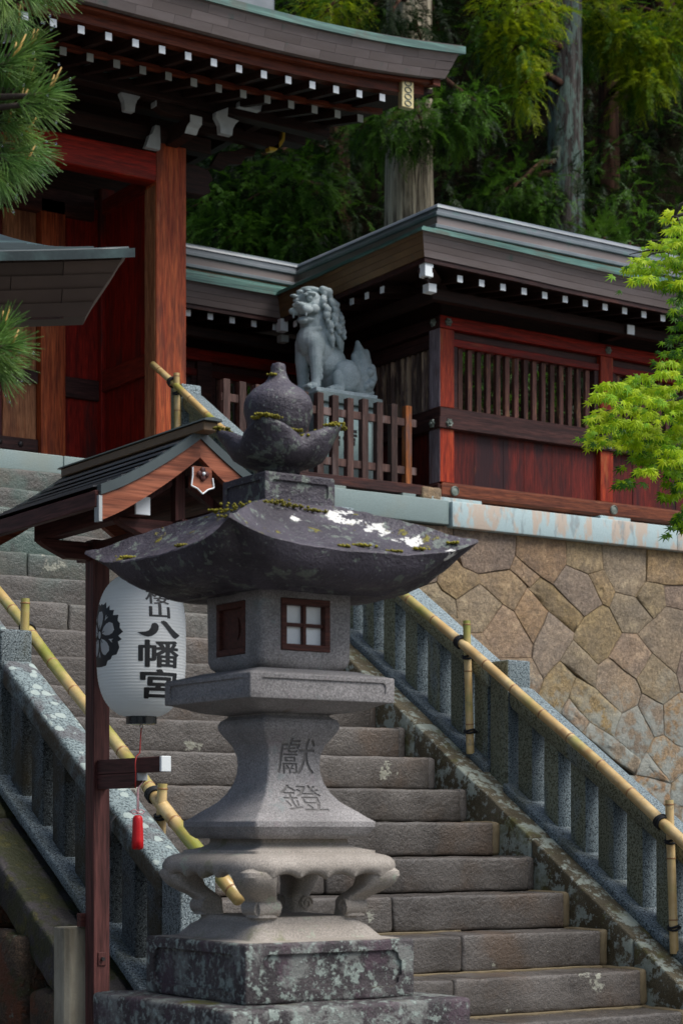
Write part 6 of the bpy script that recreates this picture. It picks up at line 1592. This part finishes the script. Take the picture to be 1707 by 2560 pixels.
def tip(px, py, d, ax, nn=70, cand=2, L=.10, limb_from=None):
    c = pix(px, py, d); ax = R_*ax[0] + U_*ax[1] + B_*ax[2]; tuft_at(c, ax, nn, L)
    for k in range(cand):
        dd = (ax.normalized()*.5 + U_*.9 + R_*random.uniform(-.3,.3)).normalized(); s_ = c + ax.normalized()*.004; ln = random.uniform(.035,.07)
        g = G(); g.tube([s_, s_+dd*ln*.5, s_+dd*ln+U_*.008], [.0042,.0036,.0018], 6); part('candle', g, 'pine_candle', pn_, smooth=True)
    f = limb_from or (-150, py+25, d+.1); a = pix(*f); g = G(); g.tube([a, (a+c)/2 - U_*.02, c - ax.normalized()*.03, c], [.013,.010,.007,.004], 6); part('twig', g, 'bark_pine', pn_, smooth=True)
for (px,py,ax,cn) in ((70,-10,(.8,-.75,-.1),1),(130,-30,(.95,-.45,0),0),(10,15,(.2,-1,-.2),0),(45,60,(.3,-.85,-.3),1),(75,120,(.85,.45,-.3),2),(30,150,(.75,.3,-.3),2),(118,232,(.95,.18,-.2),2),(70,205,(.5,.8,-.3),2),(45,265,(.9,-.05,-.4),2),(95,268,(.95,-.25,0),0),(15,215,(.4,.7,-.5),1),(20,310,(.85,-.3,-.4),1),(55,335,(.8,-.6,-.2),1),(85,375,(.95,-.35,0),0),(5,370,(.6,-.6,-.5),1),(30,420,(.6,-.8,-.2),0),(60,405,(.9,-.5,0),1),(0,450,(.4,-.9,-.3),0),
                      (5,825,(.6,.75,-.4),2),(25,865,(.95,.1,-.2),1),(10,905,(.95,-.25,-.2),0),(0,925,(.6,-.8,-.2),0),(-15,850,(.7,.6,-.3),1)):
    tip(px, py, 5.55+random.uniform(-.12,.12), ax, cand=cn, limb_from=(-150, 900 if py > 700 else py*.6+80, 5.6))
for k in range(70):
    px = random.uniform(-620,-60); py = random.choice((random.uniform(-350,560), random.uniform(700,1000))); tip(px, py, 5.6+random.uniform(-.5,.5), (random.uniform(-1,1),random.uniform(-.6,.8),random.uniform(-1,1)), nn=70, cand=0, limb_from=(-330, py+60, 5.6))
for py in (500,260,40,-200,900): a = pix(-330, py+60, 5.6); b = pix(-150, py*.6+80 if py < 700 else 900, 5.6); g = G(); g.tube([a,(a+b)/2+U_*.03,b],[.03,.022,.013],8); part('limb', g, 'bark_pine', pn_, smooth=True)
NVa = np.array([tuple(v) for v in NV]) - np.array(tuple(pb)); o = link(fast_mesh('needles', NVa, np.array(NF), ['pine_needle']), 'needles', pn_); o['kind'] = 'stuff'
dm = G().sphere((0,0,0), .0034, 8, 6, (1,1,1.15)); dme = mesh_from('water_drop', dm.v, dm.f, True); dme.materials.append(MAT['water_drop'])
vis = [e for e in DROPS]
for e in vis[:160]: link(dme, 'water_drop', pn_, loc=(e.x-pb.x, e.y-pb.y, e.z-pb.z-.002))

# ================================================================ maple at the right edge
random.seed(23); rng = np.random.default_rng(23)
mb = pix(2130, 2560, 8.6); mb.z = -ZO
mp = thing('maple_tree', 'bright lime green maple boughs hanging in from the right edge', 'tree', tuple(mb))
g = G(); g.tube([mb+Vector((.05*math.sin(u*4), .05*math.sin(u*3), 5.2*u)) for u in [i/10 for i in range(11)]], [.10-.055*i/10 for i in range(11)], 12); part('trunk', g, 'bark_maple', mp, smooth=True)
def leaf_mesh(name, mat, R=.037, seed=0):
    r = random.Random(seed); lob = [(0,1.05),(38,.95),(78,.74),(124,.42)]; A = []
    seq = [(-a,l) for a,l in reversed(lob[1:])] + lob; out = []
    for i,(a,l) in enumerate(seq):
        out.append((a,l*r.uniform(.92,1.06)))
        if i < len(seq)-1: out.append(((a+seq[i+1][0])/2, .33*r.uniform(.9,1.1)))
    out.append((180,.06)); V = [(0,0,.004)]
    for a,l in out:
        t = math.radians(a); x, y = math.cos(t)*l*R, math.sin(t)*l*R; V.append((x, y, -.16*(x*x+y*y)/R))
    n = len(out); Fq = [(0, 1+i, 1+(i+1)%n) for i in range(n)]
    me = mesh_from(name, V, Fq, False); me.materials.append(MAT[mat]); return me
LM = {m: [leaf_mesh('leaf', m, seed=k) for k in range(3)] for m in ('maple_bright','maple_mid','maple_dark')}
def inpoly(x, y, P):
    c = False
    for i in range(len(P)):
        (x1,y1),(x2,y2) = P[i], P[i-1]
        if (y1 > y) != (y2 > y) and x < (x2-x1)*(y-y1)/(y2-y1)+x1: c = not c
    return c
BOUGH = [  # outline in the photograph, depth, leaves, share of bright / mid leaves
    ([(1690,485),(1707,480),(1800,480),(1800,760),(1700,740),(1640,690),(1565,712),(1552,695),(1600,630),(1655,590)], 8.3, 470, .78),
    ([(1655,520),(1668,490),(1720,490),(1720,600),(1660,610)], 8.2, 70, .9),
    ([(1672,720),(1800,700),(1800,920),(1690,900),(1660,880),(1678,800)], 8.6, 210, .2),
    ([(1470,1020),(1492,962),(1550,930),(1600,915),(1660,900),(1720,865),(1800,850),(1800,1160),(1700,1170),(1612,1180),(1570,1120),(1500,1115),(1462,1110)], 8.2, 900, .82),
    ([(1600,1080),(1700,1090),(1650,1140),(1640,1172),(1560,1216),(1545,1205),(1590,1140)], 8.4, 190, .30),
    ([(1640,1140),(1760,1120),(1780,1330),(1700,1290),(1690,1240),(1660,1210),(1680,1180)], 8.5, 200, .45),
    ([(1695,1270),(1780,1240),(1780,1330),(1665,1322)], 8.5, 45, .25),
    ([(1466,1080),(1500,1060),(1505,1095),(1470,1115)], 8.15, 16, .6)]
cand = []
for bi,(P, d0, n, br) in enumerate(BOUGH):
    xs = [p[0] for p in P]; ys = [p[1] for p in P]; y = min(ys)+6; row = 0
    while y < max(ys)+10:                                   # flat tiers of leaves, one under the other
        x = min(xs) + (30 if row % 2 else 0)
        while x < max(xs)+20:
            cx, cy = x+random.uniform(-18,18), y+random.uniform(-12,12); d = d0 + random.uniform(-.3,.3)
            if inpoly(cx, cy, P):
                W = random.uniform(34,56); lit = random.random(); nt = int(W*.62)
                for k in range(nt):
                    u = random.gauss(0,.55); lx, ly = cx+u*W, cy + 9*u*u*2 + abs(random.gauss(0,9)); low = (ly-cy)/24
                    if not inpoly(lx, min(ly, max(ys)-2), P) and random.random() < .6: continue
                    q = random.random() + .35*max(0, low-.35)  # leaves low in a tier go darker: their shade is put into the green
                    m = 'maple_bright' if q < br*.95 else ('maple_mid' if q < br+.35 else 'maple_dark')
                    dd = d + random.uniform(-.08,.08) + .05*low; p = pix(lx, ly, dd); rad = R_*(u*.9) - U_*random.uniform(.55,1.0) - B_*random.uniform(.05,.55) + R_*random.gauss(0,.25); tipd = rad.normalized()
                    nrm = -B_*random.uniform(.5,.9) + U_*random.uniform(.5,1.0) + R_*random.gauss(0,.22); nrm = (nrm - tipd*nrm.dot(tipd)).normalized(); sidev = nrm.cross(tipd)
                    cand.append((p, Matrix((tipd, sidev, nrm)).transposed(), m, random.uniform(.72,1.12), dd, lx))
            x += random.uniform(48,66)
        y += random.uniform(22,30); row += 1
cand.sort(key=lambda c: (c[5] > 1712, c[4]))
bulkV = []; bulkF = []; bulkM = []; mats_ = ['maple_bright','maple_mid','maple_dark']
for i,(p, M, m, s_, d, x) in enumerate(cand):
    me = random.choice(LM[m])
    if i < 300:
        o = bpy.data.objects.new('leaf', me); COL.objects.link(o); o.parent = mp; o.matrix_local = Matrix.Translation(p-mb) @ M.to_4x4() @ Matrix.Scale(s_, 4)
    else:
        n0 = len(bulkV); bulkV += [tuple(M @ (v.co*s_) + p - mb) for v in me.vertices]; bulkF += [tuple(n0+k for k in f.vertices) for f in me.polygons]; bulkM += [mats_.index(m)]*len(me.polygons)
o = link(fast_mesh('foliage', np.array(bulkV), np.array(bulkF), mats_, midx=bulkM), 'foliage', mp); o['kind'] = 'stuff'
for (P, d0, n, br) in BOUGH:
    cx = sum(p[0] for p in P)/len(P); cy = sum(p[1] for p in P)/len(P); lx = min(p[0] for p in P)+20; a = Vector((mb.x, mb.y, pix(cx,cy-120,d0).z)); c = pix(cx, cy, d0+.1); e = pix(lx, cy+10, d0+.1)
    g = G(); g.tube([a, (a+c)/2+Vector((0,0,.08)), c, (c+e)/2+Vector((0,0,.01)), e], [.022,.014,.007,.004,.0015], 6); part('bough', g, 'bark_maple', mp, smooth=True)
    for k in range(4):
        q = pix(random.uniform(lx, cx+60), cy+random.uniform(-60,60), d0+.08); g = G(); g.tube([c, (c+q)/2+Vector((0,0,.02)), q], [.005,.0035,.001], 5); part('twig', g, 'bark_maple', mp, smooth=True)
